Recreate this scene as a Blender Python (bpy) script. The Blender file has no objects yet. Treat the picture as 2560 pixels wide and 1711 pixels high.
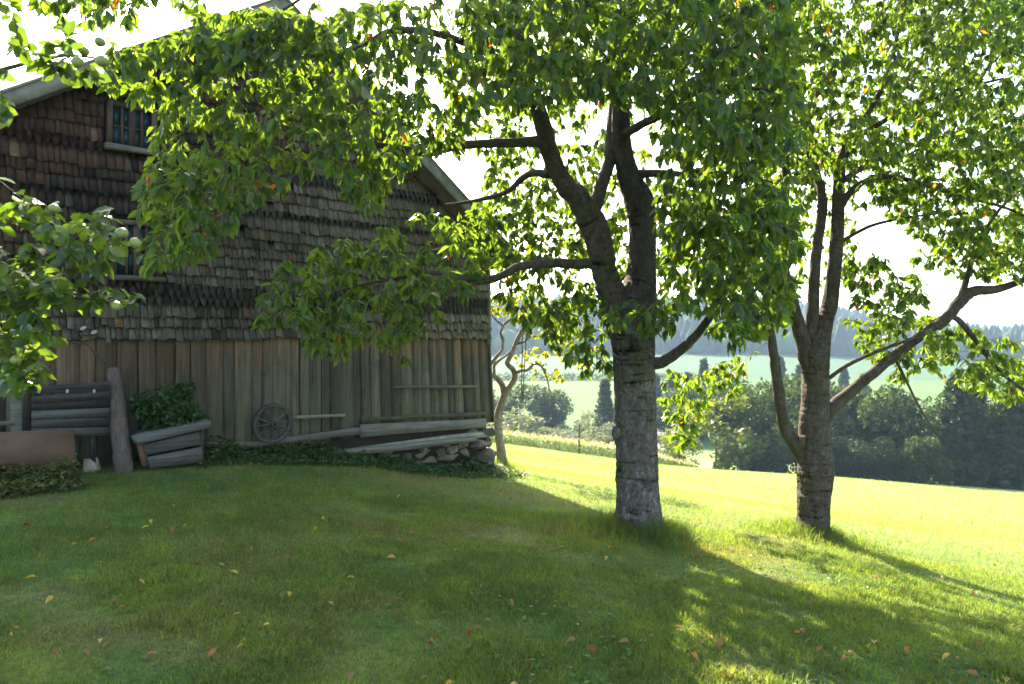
import bpy, bmesh, math, random
import numpy as np
from mathutils import Vector, Matrix

RNG = np.random.default_rng(7)
random.seed(7)
# ------------------------------------------------------------------ camera
FPX, CX, HZ, EYE = 1850.0, 1280.0, 840.0, 1.6       # focal length and horizon in photograph pixels, eye height
scene = bpy.context.scene
COL = scene.collection
cam_d = bpy.data.cameras.new("camera")
cam_d.sensor_width = 36.0
cam_d.lens = 36.0 * FPX / 2560.0
cam_d.shift_y = -(855.5 - HZ) / 2560.0
cam_d.clip_start = 0.05
cam_d.clip_end = 20000.0
cam_d.dof.use_dof = True
cam_d.dof.focus_distance = 5.6
cam_d.dof.aperture_fstop = 3.2
cam = bpy.data.objects.new("camera", cam_d)
cam.location = (0, 0, EYE)
cam.rotation_euler = (math.pi / 2, 0, 0)
COL.objects.link(cam)
scene.camera = cam
# ------------------------------------------------------------------ sky, sun, exposure
SUN_EL = math.radians(32.5)
SUN_AZ = math.radians(19.5)                          # to the left of the view direction
world = bpy.data.worlds.new("World")
scene.world = world
world.use_nodes = True
wn = world.node_tree.nodes
sky = wn.new("ShaderNodeTexSky")
sky.sky_type = 'NISHITA'
sky.sun_disc = False
sky.sun_elevation = SUN_EL
sky.sun_rotation = -SUN_AZ
sky.air_density = 1.0
sky.dust_density = 2.0
sky.ozone_density = 1.0
wn["Background"].inputs["Strength"].default_value = 0.15
world.node_tree.links.new(sky.outputs[0], wn["Background"].inputs["Color"])
sun_d = bpy.data.lights.new("sun", 'SUN')
sun_d.energy = 5.0
sun_d.angle = math.radians(0.53)
sun_d.color = (1.0, 0.93, 0.80)
sun = bpy.data.objects.new("sun", sun_d)
sdir = Vector((-math.sin(SUN_AZ) * math.cos(SUN_EL), math.cos(SUN_AZ) * math.cos(SUN_EL), math.sin(SUN_EL)))
sun.rotation_euler = sdir.to_track_quat('Z', 'Y').to_euler()
sun.location = sdir * 60
COL.objects.link(sun)
scene.view_settings.view_transform = 'Standard'
scene.view_settings.look = 'None'
scene.view_settings.gamma = 1.0
scene.view_settings.use_curve_mapping = False
scene.view_settings.exposure = 2.5
scene.view_settings.use_white_balance = True        # the photograph is balanced for open shade
scene.view_settings.white_balance_temperature = 7150
scene.view_settings.white_balance_tint = 10
scene.render.engine = 'CYCLES'
cy = scene.cycles
cy.use_denoising = True
cy.max_bounces = 7
cy.diffuse_bounces = 4
cy.glossy_bounces = 2
cy.transmission_bounces = 4
cy.volume_bounces = 0
cy.transparent_max_bounces = 6
cy.sample_clamp_indirect = 6.0
cy.caustics_reflective = False
cy.caustics_refractive = False

# ------------------------------------------------------------------ helpers
def P(px, py, d):
    """point seen at photograph pixel (px, py) at depth d"""
    return np.array([(px - CX) / FPX * d, d, EYE + (HZ - py) / FPX * d])

def S(p):
    """2346-wide view coordinate to photograph pixels"""
    return p * 2560.0 / 2346.0

def project(p):
    p = np.asarray(p)
    d = np.maximum(p[..., 1], 0.05)
    return CX + p[..., 0] / d * FPX, HZ - (p[..., 2] - EYE) / d * FPX

def tag(o, label=None, cat=None, group=None, kind=None):
    if label: o["label"] = label
    if cat: o["category"] = cat
    if group: o["group"] = group
    if kind: o["kind"] = kind
    return o

def empty(name, loc=(0, 0, 0), rz=0.0):
    o = bpy.data.objects.new(name, None)
    o.location = loc
    o.rotation_euler = (0, 0, rz)
    o.empty_display_size = 0.2
    COL.objects.link(o)
    return o

def link(name, me, mat=None, parent=None):
    if mat is not None and not me.materials:
        me.materials.append(mat)
    o = bpy.data.objects.new(name, me)
    COL.objects.link(o)
    if parent is not None:
        o.parent = parent
    return o

def np_mesh(name, verts, faces, col=None, smooth=False):
    """faces: list of int arrays (n,k)"""
    me = bpy.data.meshes.new(name)
    verts = np.asarray(verts, dtype=np.float32).reshape(-1, 3)
    faces = [np.asarray(f, dtype=np.int32) for f in faces if len(f)]
    nl = sum(f.size for f in faces)
    npoly = sum(len(f) for f in faces)
    me.vertices.add(len(verts))
    me.vertices.foreach_set("co", verts.ravel())
    me.loops.add(nl)
    me.loops.foreach_set("vertex_index", np.concatenate([f.ravel() for f in faces]))
    me.polygons.add(npoly)
    tot = np.concatenate([np.full(len(f), f.shape[1], dtype=np.int32) for f in faces])
    st = np.concatenate([[0], np.cumsum(tot)[:-1]]).astype(np.int32)
    me.polygons.foreach_set("loop_start", st)
    if smooth:
        me.polygons.foreach_set("use_smooth", np.ones(npoly, dtype=bool))
    if col is not None:
        a = me.color_attributes.new("tint", 'FLOAT_COLOR', 'POINT')
        c = np.ones((len(verts), 4), dtype=np.float32)
        c[:, :3] = np.asarray(col, dtype=np.float32).reshape(-1, 3)
        a.data.foreach_set("color", c.ravel())
    me.update(calc_edges=True)
    return me

BOXF = np.array([[0, 3, 2, 1], [4, 5, 6, 7], [0, 1, 5, 4], [1, 2, 6, 5], [2, 3, 7, 6], [3, 0, 4, 7]])
def box_mesh(name, x0, x1, y0, y1, z0, z1, jit=0.0, bevel=0.0, col=None):
    v = np.array([[x0, y0, z0], [x1, y0, z0], [x1, y1, z0], [x0, y1, z0], [x0, y0, z1], [x1, y0, z1], [x1, y1, z1], [x0, y1, z1]], dtype=float)
    if jit:
        v += RNG.uniform(-jit, jit, v.shape)
    me = np_mesh(name, v, [BOXF], None if col is None else np.tile(col, (8, 1)))
    if bevel:
        bm = bmesh.new(); bm.from_mesh(me)
        bmesh.ops.bevel(bm, geom=list(bm.edges), offset=bevel, segments=1, affect='EDGES')
        bm.to_mesh(me); bm.free()
    return me

# value noise for placement and colour
def vnoise(x, y, seed=0):
    xi = np.floor(x).astype(np.int64); yi = np.floor(y).astype(np.int64)
    fx = x - xi; fy = y - yi
    fx = fx * fx * (3 - 2 * fx); fy = fy * fy * (3 - 2 * fy)
    def h(a, b):
        n = (a * 374761393 + b * 668265263 + seed * 1442695041) & 0x7fffffff
        n = ((n ^ (n >> 13)) * 1274126177) & 0x7fffffff
        return ((n ^ (n >> 16)) & 0xffff) / 65535.0
    return (h(xi, yi) * (1 - fx) + h(xi + 1, yi) * fx) * (1 - fy) + (h(xi, yi + 1) * (1 - fx) + h(xi + 1, yi + 1) * fx) * fy
def fnoise(x, y, seed=0, oct=3):
    s = 0; a = 0.5; t = 0
    for i in range(oct):
        s = s + a * vnoise(x * 2 ** i, y * 2 ** i, seed + i); t += a; a *= 0.55
    return s / t
def sstep(a, b, x):
    t = np.clip((x - a) / (b - a), 0, 1)
    return t * t * (3 - 2 * t)

# ------------------------------------------------------------------ materials
class NT:
    def __init__(s, name):
        s.m = bpy.data.materials.new(name); s.m.use_nodes = True
        s.t = s.m.node_tree; s.t.nodes.clear()
        s.out = s.n("ShaderNodeOutputMaterial")
    def n(s, typ, **kw):
        nd = s.t.nodes.new(typ)
        for k, v in kw.items(): setattr(nd, k, v)
        return nd
    def l(s, a, b): s.t.links.new(a, b)
    def set(s, node, **kw):
        for k, v in kw.items(): node.inputs[k.replace("_", " ")].default_value = v
        return node
    def noise(s, scale, vec=None, detail=4, rough=0.6):
        nd = s.n("ShaderNodeTexNoise"); s.set(nd, Scale=scale, Detail=detail, Roughness=rough)
        if vec is not None: s.l(vec, nd.inputs["Vector"])
        return nd.outputs["Fac"]
    def ramp(s, fac, stops):
        r = s.n("ShaderNodeValToRGB"); s.l(fac, r.inputs[0])
        e = r.color_ramp.elements
        while len(e) < len(stops): e.new(0.5)
        for k, (p, c) in enumerate(stops):
            e[k].position = p
            e[k].color = (c[0], c[1], c[2], 1) if not isinstance(c, (int, float)) else (c, c, c, 1)
        return r.outputs[0]
    def mix(s, fac, a, b, blend='MIX'):
        m = s.n("ShaderNodeMix", data_type='RGBA', blend_type=blend)
        for sock, v in ((m.inputs[0], fac), (m.inputs[6], a), (m.inputs[7], b)):
            if isinstance(v, (int, float)): sock.default_value = v
            elif isinstance(v, tuple): sock.default_value = (v[0], v[1], v[2], 1)
            else: s.l(v, sock)
        return m.outputs[2]
    def math(s, op, a, b=0.0):
        m = s.n("ShaderNodeMath", operation=op)
        for sock, v in ((m.inputs[0], a), (m.inputs[1], b)):
            if isinstance(v, (int, float)): sock.default_value = v
            else: s.l(v, sock)
        return m.outputs[0]
    def maprange(s, v, a, b, c=0.0, d=1.0):
        m = s.n("ShaderNodeMapRange", clamp=True); s.l(v, m.inputs[0])
        for k, q in enumerate((a, b, c, d)): m.inputs[k + 1].default_value = q
        return m.outputs[0]
    def mapping(s, vec, scale):
        m = s.n("ShaderNodeMapping"); m.inputs["Scale"].default_value = scale
        s.l(vec, m.inputs["Vector"]); return m.outputs[0]
    def obj(s): return s.n("ShaderNodeTexCoord").outputs["Object"]
    def pos(s): return s.n("ShaderNodeNewGeometry").outputs["Position"]
    def tint(s): return s.n("ShaderNodeVertexColor", layer_name="tint").outputs["Color"]
    def bump(s, h, strength, dist=0.02):
        b = s.n("ShaderNodeBump"); s.set(b, Strength=strength, Distance=dist); s.l(h, b.inputs["Height"]); return b.outputs[0]
    def principled(s, color, rough=0.8, normal=None, spec=0.3):
        p = s.n("ShaderNodeBsdfPrincipled")
        s.set(p, Roughness=rough) if isinstance(rough, (int, float)) else s.l(rough, p.inputs["Roughness"])
        p.inputs["Specular IOR Level"].default_value = spec
        if isinstance(color, tuple): p.inputs["Base Color"].default_value = (*color, 1)
        else: s.l(color, p.inputs["Base Color"])
        if normal is not None: s.l(normal, p.inputs["Normal"])
        return p
    def done(s, shader):
        s.l(shader.outputs[0] if hasattr(shader, "outputs") else shader, s.out.inputs["Surface"]); return s.m

def leaf_material(name, trans=(1.0, 1.0, 1.0), gloss=0.35, fac=0.5, spec=0.4):
    """tint = reflectance; the transmitted light is a yellower version of it"""
    m = NT(name)
    t = m.tint()
    nz = m.noise(40.0, m.pos(), 2)
    c = m.mix(m.maprange(nz, 0.3, 0.7, 0.0, 0.35), t, (0.03, 0.05, 0.012))
    p = m.principled(c, gloss, None, spec)
    tr = m.n("ShaderNodeBsdfTranslucent")
    tc = m.mix(1.0, c, trans, 'MULTIPLY')
    m.l(tc, tr.inputs["Color"])
    mx = m.n("ShaderNodeMixShader"); mx.inputs[0].default_value = fac
    m.l(p.outputs[0], mx.inputs[1]); m.l(tr.outputs[0], mx.inputs[2])
    return m.done(mx)

def wood_material(name, c_dark, c_light, axis, warm=None, rough=0.85, tinted=False, gscale=1.0):
    m = NT(name)
    o = m.obj()
    ri = m.n("ShaderNodeObjectInfo").outputs["Random"]
    sc = {0: (1.6, 45, 45), 1: (45, 1.6, 45), 2: (45, 45, 1.6), 3: (7, 30, 7)}[axis]
    sc = tuple(v * gscale for v in sc)
    add = m.n("ShaderNodeVectorMath", operation='ADD'); m.l(m.mapping(o, sc), add.inputs[0])
    cmb = m.n("ShaderNodeCombineXYZ"); k = m.math('MULTIPLY', ri, 37.0)
    for q in range(3): m.l(k, cmb.inputs[q])
    m.l(cmb.outputs[0], add.inputs[1])
    g = m.noise(1.0, add.outputs[0], 5, 0.65)
    col = m.ramp(g, [(0.30, c_dark), (0.52, tuple((a + b) / 2 for a, b in zip(c_dark, c_light))), (0.72, c_light)])
    blot = m.noise(3.5, o, 4)
    col = m.mix(m.maprange(blot, 0.5, 0.75, 0.0, 0.5), col, tuple(v * 0.45 for v in c_dark))
    if warm is not None:
        sx = m.n("ShaderNodeSeparateXYZ"); m.l(o, sx.inputs[0])
        z = m.math('ADD', sx.outputs[2], m.maprange(m.noise(2.2, m.mapping(o, (4, 4, 0.6)), 3), 0.3, 0.7, -0.35, 0.35))
        left = m.maprange(sx.outputs[0], -3.4, -6.2, 0.0, 0.75)
        f = m.maprange(z, 1.15, 1.5, 0.0, 0.9)
        f = m.math('MAXIMUM', f, m.math('MULTIPLY', left, m.maprange(z, 0.5, 1.2, 0.0, 1.0)))
        wcol = m.ramp(g, [(0.3, tuple(v * 0.35 for v in warm)), (0.7, warm)])
        col = m.mix(f, col, wcol)
        moss = m.maprange(m.noise(1.7, o, 4), 0.45, 0.7, 0.0, 0.55)
        col = m.mix(m.math('MULTIPLY', moss, m.maprange(sx.outputs[2], 1.2, 0.2, 0.0, 1.0)), col, (0.09, 0.10, 0.03))
    vary = m.maprange(ri, 0, 1, 0.55, 1.25)
    hs = m.n("ShaderNodeHueSaturation"); m.l(vary, hs.inputs["Value"]); m.l(col, hs.inputs["Color"])
    col = hs.outputs[0]
    if tinted: col = m.mix(1.0, col, m.tint(), 'MULTIPLY')
    return m.done(m.principled(col, rough, m.bump(g, 0.55, 0.008), 0.25))

def bark_material(name, dark, mid, light, moss=0.0, ring=True, upper=None):
    m = NT(name)
    o = m.obj()
    a = m.noise(16.0, m.mapping(o, (1, 1, 0.5)), 7, 0.75)
    b = m.noise(26.0, m.mapping(o, (1.0, 1.0, 1.1) if ring else (1.6, 1.6, 0.5)), 4, 0.6)
    c = m.noise(11.0, m.mapping(o, (1, 1, .6)), 6, 0.8)
    col = m.ramp(a, [(0.30, dark), (0.55, mid)])
    col = m.mix(m.maprange(c, 0.54, 0.62, 0.0, 0.8), col, light)
    col = m.mix(m.maprange(b, 0.5, 0.66, 0.0, 0.7), col, dark)
    if moss:
        col = m.mix(m.maprange(m.noise(3.0, o, 5), 0.5, 0.62, 0.0, moss), col, (0.045, 0.06, 0.012))
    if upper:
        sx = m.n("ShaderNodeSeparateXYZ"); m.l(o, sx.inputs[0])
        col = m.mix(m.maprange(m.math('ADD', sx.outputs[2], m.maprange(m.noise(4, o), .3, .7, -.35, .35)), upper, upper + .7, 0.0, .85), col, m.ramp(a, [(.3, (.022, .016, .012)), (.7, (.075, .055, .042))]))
    h = m.math('ADD', m.math('MULTIPLY', a, 0.8), m.math('MULTIPLY', b, 0.7))
    return m.done(m.principled(col, 0.9, m.bump(h, 1.0, 0.022), 0.2))

M_LEAF = leaf_material("cherry_leaf", (4.9, 3.9, 0.8), 0.40, 0.56)
M_APPLE_LEAF = leaf_material("apple_leaf", (3.6, 3.2, 0.8), 0.30, 0.5, 0.5)
M_GRASS = leaf_material("grass_blade", (2.15, 2.2, 0.95), 0.5, 0.55, 0.3)
M_WEED = leaf_material("weed_leaf", (1.8, 1.8, 0.8), 0.5, 0.4, 0.3)
M_FAR_LEAF = leaf_material("far_leaf", (2.2, 2.1, 0.9), 0.6, 0.4, 0.2)
M_DRY_LEAF = leaf_material("dry_leaf", (1.3, 1.1, 0.8), 0.6, 0.3, 0.3)
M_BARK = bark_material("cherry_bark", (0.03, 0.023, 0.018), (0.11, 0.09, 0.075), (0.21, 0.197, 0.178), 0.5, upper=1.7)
M_BARK_DARK = bark_material("dark_bark", (0.03, 0.022, 0.016), (0.085, 0.062, 0.045), (0.13, 0.11, 0.09), 0.35)
M_BARK_OLD = bark_material("gnarled_bark", (0.11, 0.085, 0.065), (0.30, 0.25, 0.20), (0.46, 0.41, 0.35), 0.3)
M_TWIG = NT("twig_bark"); M_TWIG = M_TWIG.done(M_TWIG.principled((0.075, 0.055, 0.045), 0.85))
M_PLANK = wood_material("weathered_plank", (0.048, 0.041, 0.029), (0.150, 0.130, 0.094), 2, warm=(0.24, 0.14, 0.08))
M_GREY_H = wood_material("grey_board", (0.07, 0.063, 0.052), (0.20, 0.182, 0.15), 0)
M_MID_H = wood_material("planter_board", (0.045, 0.042, 0.038), (0.125, 0.118, 0.105), 0)
M_DARK_H = wood_material("dark_board", (0.022, 0.018, 0.016), (0.075, 0.068, 0.062), 0)
M_VERGE = wood_material("verge_board", (0.14, 0.135, 0.10), (0.30, 0.28, 0.22), 3)
M_SHINGLE = wood_material("wood_shingle", (0.42, 0.42, 0.42), (1.0, 1.0, 1.0), 2, tinted=True)
M_DARKWOOD = wood_material("barn_backing", (0.018, 0.013, 0.010), (0.05, 0.038, 0.03), 2)
M_FRAME = wood_material("window_wood", (0.045, 0.03, 0.023), (0.12, 0.08, 0.058), 2)
M_POST = wood_material("post_wood", (0.045, 0.032, 0.026), (0.12, 0.085, 0.07), 2)
m = NT("window_glass"); M_GLASS = m.done(m.principled(m.ramp(m.noise(2.5, m.obj(), 3), [(0.3, (0.010, 0.022, 0.026)), (0.7, (0.025, 0.055, 0.062))]), 0.25, None, 0.2))
m = NT("brown_panel"); M_PANEL = m.done(m.principled(m.ramp(m.noise(2.0, m.mapping(m.obj(), (1, 1, 2.2)), 5), [(0.3, (0.085, 0.045, 0.028)), (0.7, (0.16, 0.09, 0.056))]), 0.8, m.bump(m.noise(30, m.obj()), 0.2, 0.005)))
m = NT("field_stone")
_o = m.pos(); _r = m.n("ShaderNodeObjectInfo").outputs["Random"]
_c = m.ramp(m.noise(9.0, _o, 6, 0.7), [(0.3, (0.055, 0.046, 0.034)), (0.55, (0.15, 0.125, 0.09)), (0.75, (0.24, 0.21, 0.16))])
_c = m.mix(m.maprange(m.noise(2.5, _o, 4), 0.5, 0.66, 0, 0.5), _c, (0.09, 0.095, 0.035))
_h = m.n("ShaderNodeHueSaturation"); m.l(m.maprange(_r, 0, 1, 0.6, 1.4), _h.inputs["Value"]); m.l(_c, _h.inputs["Color"])
M_STONE = m.done(m.principled(_h.outputs[0], 0.9, m.bump(m.noise(22, _o, 6), 0.7, 0.02)))
m = NT("roof_tile"); M_ROOF = m.done(m.principled(m.ramp(m.noise(6, m.obj(), 5), [(0.3, (0.05, 0.035, 0.03)), (0.7, (0.12, 0.09, 0.08))]), 0.85))
m = NT("white_ceramic"); M_CERAMIC = m.done(m.principled((0.30, 0.29, 0.27), 0.45))
m = NT("metal_rust"); M_IRON = m.done(m.principled(m.ramp(m.noise(12, m.obj(), 5), [(0.35, (0.03, 0.026, 0.024)), (0.7, (0.10, 0.055, 0.035))]), 0.75))

# ------------------------------------------------------------------ terrain
_CP = np.array([
    (0, 0, 0), (0, 3.4, 0), (-2.5, 3.4, .05), (2.6, 3.7, -.16), (-5.5, 7.97, .10), (-6.2, 5, .12), (-3.95, 9.38, .05), (-2.73, 10.5, -.14),
    (-1.3, 11.7, -.58), (-.4, 12.4, -.72), (1.29, 7.47, -.38), (3.49, 8.6, -.75), (5, 7.2, -.88), (-.23, 14.5, -.98), (-6, 15, -.4), (-9, 11, .15),
    (4, 20, -2.56), (12, 60, -8.9), (8, 40, -5.73), (-.5, 25, -2.4), (-1.2, 60, -7.16), (6.9, 10, -1.35), (13.8, 20, -3.7), (34.6, 50, -9.3),
    (24.7, 55, -9.0), (-30, 60, -6), (-30, 20, -.5), (-10, -10, .3), (10, -10, -1.0), (-10, 3, .2), (0, 100, -14.5), (40, 100, -15.5), (90, 100, -16.5),
    (-40, 100, -13.5), (0, 135, -15), (60, 135, -15.5), (120, 135, -16), (-60, 135, -14), (60, 60, -12), (100, 60, -14), (40, 20, -6), (40, -20, -4), (-40, -20, 1), (-60, 60, -6)], dtype=float)
def _tk(r2):
    return np.where(r2 > 1e-9, 0.5 * r2 * np.log(np.maximum(r2, 1e-9)), 0.0)
_n = len(_CP); _xy = _CP[:, :2] / 10.0
_K = _tk(((_xy[:, None] - _xy[None]) ** 2).sum(-1)) + np.eye(_n) * 0.002
_A = np.zeros((_n + 3, _n + 3)); _A[:_n, :_n] = _K; _A[:_n, _n] = 1; _A[:_n, _n + 1:] = _xy; _A[_n:, :_n] = _A[:_n, _n:].T
_w = np.linalg.solve(_A, np.concatenate([_CP[:, 2], np.zeros(3)]))
def ground_z(x, y):
    x = np.atleast_1d(np.asarray(x, float)); y = np.atleast_1d(np.asarray(y, float))
    xs = np.clip(x, -70, 130) / 10.0; ys = np.clip(y, -25, 140) / 10.0
    out = np.empty(x.shape)
    xf = xs.ravel(); yf = ys.ravel(); of = out.ravel()
    for k in range(0, len(xf), 20000):
        q = np.stack([xf[k:k + 20000], yf[k:k + 20000]], 1)
        of[k:k + 20000] = _tk(((q[:, None] - _xy[None]) ** 2).sum(-1)) @ _w[:_n] + _w[_n] + q @ _w[_n + 1:]
    near = of.reshape(x.shape)
    # beyond the valley: meadow, wooded ridge, far hills
    r = x / np.maximum(y, 1.0)
    d = np.hypot(x * 0.5, y)
    base = np.interp(d, [90, 150, 200, 260, 400, 520, 650, 900, 1300, 2200, 3200, 4500, 7000], [-14.5, -16.5, -16.5, -13.9, -8.0, 5, 21, 4, -12, 10, 0, 20, 0])
    ridge = 1.0 - sstep(0.30, 0.62, r)
    low = np.interp(d, [90, 150, 260, 400, 650, 900, 1300, 2200, 3200, 4500, 7000], [-15.5, -15.5, -14, -11, -7, -9, -14, 12, 74, 60, 30])
    far = base * ridge + low * (1 - ridge)
    far = far + (fnoise(x / 160.0, y / 160.0, 3) - 0.5) * np.interp(d, [150, 400, 1500, 3000], [0, 3, 12, 45])
    t = sstep(105, 150, y)
    return near * (1 - t) + far * t
def gz(x, y): return float(ground_z(x, y)[0])

def lawn_tint(x, y):
    """real colour patches of the lawn: fresh, mossy, dry straw"""
    n1 = fnoise(x * 0.9, y * 0.9, 11); n2 = fnoise(x * 2.3 + 9, y * 2.3, 21); n3 = fnoise(x * 0.35, y * 0.35, 31)
    fresh = np.stack([0.100 + 0.03 * n1, 0.140 + 0.035 * n1, 0.034 + 0 * n1], -1)
    dark = np.array([0.066, 0.112, 0.034]); straw = np.array([0.20, 0.155, 0.075])
    a = sstep(0.42, 0.62, n2)[..., None]; c = fresh * (1 - 0.6 * a) + dark * 0.6 * a
    b = (sstep(0.52, 0.70, n1) * sstep(0.36, 0.58, n2 * 0.6 + n3 * 0.4))[..., None] * 0.40
    out = c * (1 - b) + straw * b
    return out * (0.72 + 0.62 * fnoise(x * 5.5, y * 5.5, 51))[..., None]

rad = np.concatenate([[0.0], np.geomspace(0.5, 14, 80), np.geomspace(14.3, 160, 90), np.geomspace(164, 1200, 70), np.geomspace(1250, 6500, 30)])
ang = np.unique(np.concatenate([np.linspace(-0.75, 0.75, 180), np.linspace(-math.pi, math.pi, 97)[:-1]]))
RR, AA = np.meshgrid(rad, ang, indexing='ij')
gx = RR * np.sin(AA); gy = RR * np.cos(AA)
gzv = ground_z(gx, gy)
gzv = gzv + (fnoise(gx * 1.1, gy * 1.1, 5) - 0.5) * 0.05 * sstep(0, 2, RR)
gv = np.stack([gx, gy, gzv], -1).reshape(-1, 3)
nr, na = RR.shape
ii, jj = np.meshgrid(np.arange(nr - 1), np.arange(na), indexing='ij')
j2 = (jj + 1) % na
gf = np.stack([ii * na + jj, ii * na + j2, (ii + 1) * na + j2, (ii + 1) * na + jj], -1).reshape(-1, 4)[:, ::-1]
tc = lawn_tint(gx, gy)
fieldc = np.array([0.195, 0.25, 0.088]) * (0.85 + 0.3 * fnoise(gx * 0.4, gy * 0.15, 41)[..., None])
k = sstep(9, 16, gy + 0.6 * gx)[..., None]
tc = tc * (1 - k) + fieldc * k
dd = np.hypot(gx * .5, gy)
mead = np.array([0.062, 0.128, 0.030]); k = sstep(95, 120, dd)[..., None]; tc = tc * (1 - k) + mead * k
meadow2 = np.array([0.034, 0.085, 0.042]); k = sstep(262, 272, dd)[..., None]; tc = tc * (1 - k) + meadow2 * k
woodc = np.array([0.02, 0.03, 0.012]); k = sstep(395, 420, dd)[..., None] * (1 - sstep(1100, 1400, dd))[..., None]; tc = tc * (1 - k) + woodc * k
m = NT("ground")
_t = m.tint(); _p = m.pos()
_c = m.mix(m.maprange(m.noise(14, _p, 5), 0.42, 0.7, 0, 0.6), _t, (0.022, 0.032, 0.009))
_c = m.mix(m.maprange(m.noise(0.9, _p, 4), 0.5, 0.75, 0, 0.4), _c, (0.085, 0.115, 0.035))
M_GROUND = m.done(m.principled(_c, 0.95, m.bump(m.noise(30, _p, 5), 0.8, 0.03), 0.1))
ground = link("ground", np_mesh("ground", gv, [gf], tc.reshape(-1, 3), True), M_GROUND)
tag(ground, kind="structure")

# ------------------------------------------------------------------ leaves
def leaf_verts(org, dr, nr_, ln, wd, fold=0.25, droop=0.35):
    """org (N,3) base, dr direction, nr_ rough normal -> (N,8,3); curved and folded along the midrib"""
    dr = dr / np.linalg.norm(dr, axis=1, keepdims=True)
    sd = np.cross(dr, nr_); sd /= np.maximum(np.linalg.norm(sd, axis=1, keepdims=True), 1e-6)
    up = np.cross(sd, dr)
    N = len(org); ln = np.broadcast_to(ln, (N,)); wd = np.broadcast_to(wd, (N,))
    fold = np.broadcast_to(fold, (N,)); droop = np.broadcast_to(droop, (N,))
    out = np.empty((N, 8, 3))
    tpl = [(0, 0, 0), (.36, 0, 0), (.72, 0, 0), (1.0, 0, 0), (.36, 1, 1), (.72, .8, 1), (.36, -1, 1), (.72, -.8, 1)]
    for i, (a, s, f) in enumerate(tpl):
        out[:, i] = (org + dr * (a * ln)[:, None] + sd * (s * wd * 0.5)[:, None]
                     + up * ((f * fold * wd * 0.5) - droop * ln * a * a)[:, None])
    return out
LQ = np.array([[1, 2, 5, 4], [2, 1, 6, 7]]); LT = np.array([[0, 1, 4], [1, 0, 6], [2, 3, 5], [3, 2, 7]])
def leaves_mesh(name, lv, tint):
    N = len(lv); off = (np.arange(N) * 8)[:, None, None]
    return np_mesh(name, lv.reshape(-1, 3), [(LQ[None] + off).reshape(-1, 4), (LT[None] + off).reshape(-1, 3)], np.repeat(tint, 8, 0), True)

def cr_spline(pts, n):
    """Catmull-Rom through pts (K,m) -> n samples per span"""
    p = np.vstack([2 * pts[0] - pts[1], pts, 2 * pts[-1] - pts[-2]])
    out = []
    for i in range(1, len(p) - 2):
        t = np.linspace(0, 1, n, endpoint=False)[:, None]
        a, b, c, d = p[i - 1], p[i], p[i + 1], p[i + 2]
        out.append(0.5 * ((2 * b) + (c - a) * t + (2 * a - 5 * b + 4 * c - d) * t ** 2 + (3 * b - a - 3 * c + d) * t ** 3))
    out.append(pts[-1:])
    return np.vstack(out)

def tube(pts, rads, seg=8, lump=0.0, seed=0, flare=None):
    """verts, quads of a tube along pts with radii"""
    n = len(pts)
    tg = np.gradient(pts, axis=0); tg /= np.maximum(np.linalg.norm(tg, axis=1, keepdims=True), 1e-9)
    ref = np.array([0.0, 1.0, 0.0]) if abs(tg[0][1]) < 0.8 else np.array([1.0, 0, 0])
    u = np.cross(tg, ref); u /= np.maximum(np.linalg.norm(u, axis=1, keepdims=True), 1e-9)
    w = np.cross(tg, u)
    a = np.linspace(0, 2 * math.pi, seg, endpoint=False)
    R = np.repeat(np.asarray(rads)[:, None], seg, 1)
    if lump:
        l = np.concatenate([[0], np.cumsum(np.linalg.norm(np.diff(pts, axis=0), axis=1))])
        nn = fnoise((np.cos(a)[None] * 1.6 + np.sin(a)[None] * 0.7 + 20 + seed) + 0 * l[:, None], (l[:, None] * 3.2 + np.sin(a)[None] * 1.8 + 20), seed)
        R = R * (1 + lump * (nn - 0.5) * 2)
        if seg >= 40:      # cracked, plated bark on the thick trunks
            q = fnoise(np.cos(a)[None] * 7 + 40 + 0 * l[:, None], np.sin(a)[None] * 7 + l[:, None] * 9 + 40, seed + 9, 3)
            q2 = fnoise((np.abs(a - math.pi) * 7)[None] + np.sin(l * 3)[:, None], l[:, None] * 5 + np.cos(a * 2)[None], seed + 19, 2)
            R = R * (1 + 0.05 * (q - 0.5) * 2 + 0.035 * (q2 - 0.5) * 2)
    if flare is not None:
        R = R * (1 + flare[:, None] * (0.5 + 0.5 * np.cos(a * 5 + seed))[None])
    v = pts[:, None] + R[..., None] * (np.cos(a)[None, :, None] * u[:, None] + np.sin(a)[None, :, None] * w[:, None])
    i, j = np.meshgrid(np.arange(n - 1), np.arange(seg), indexing='ij'); k2 = (j + 1) % seg
    f = np.stack([i * seg + j, i * seg + k2, (i + 1) * seg + k2, (i + 1) * seg + j], -1).reshape(-1, 4)
    return v.reshape(-1, 3), f

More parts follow.
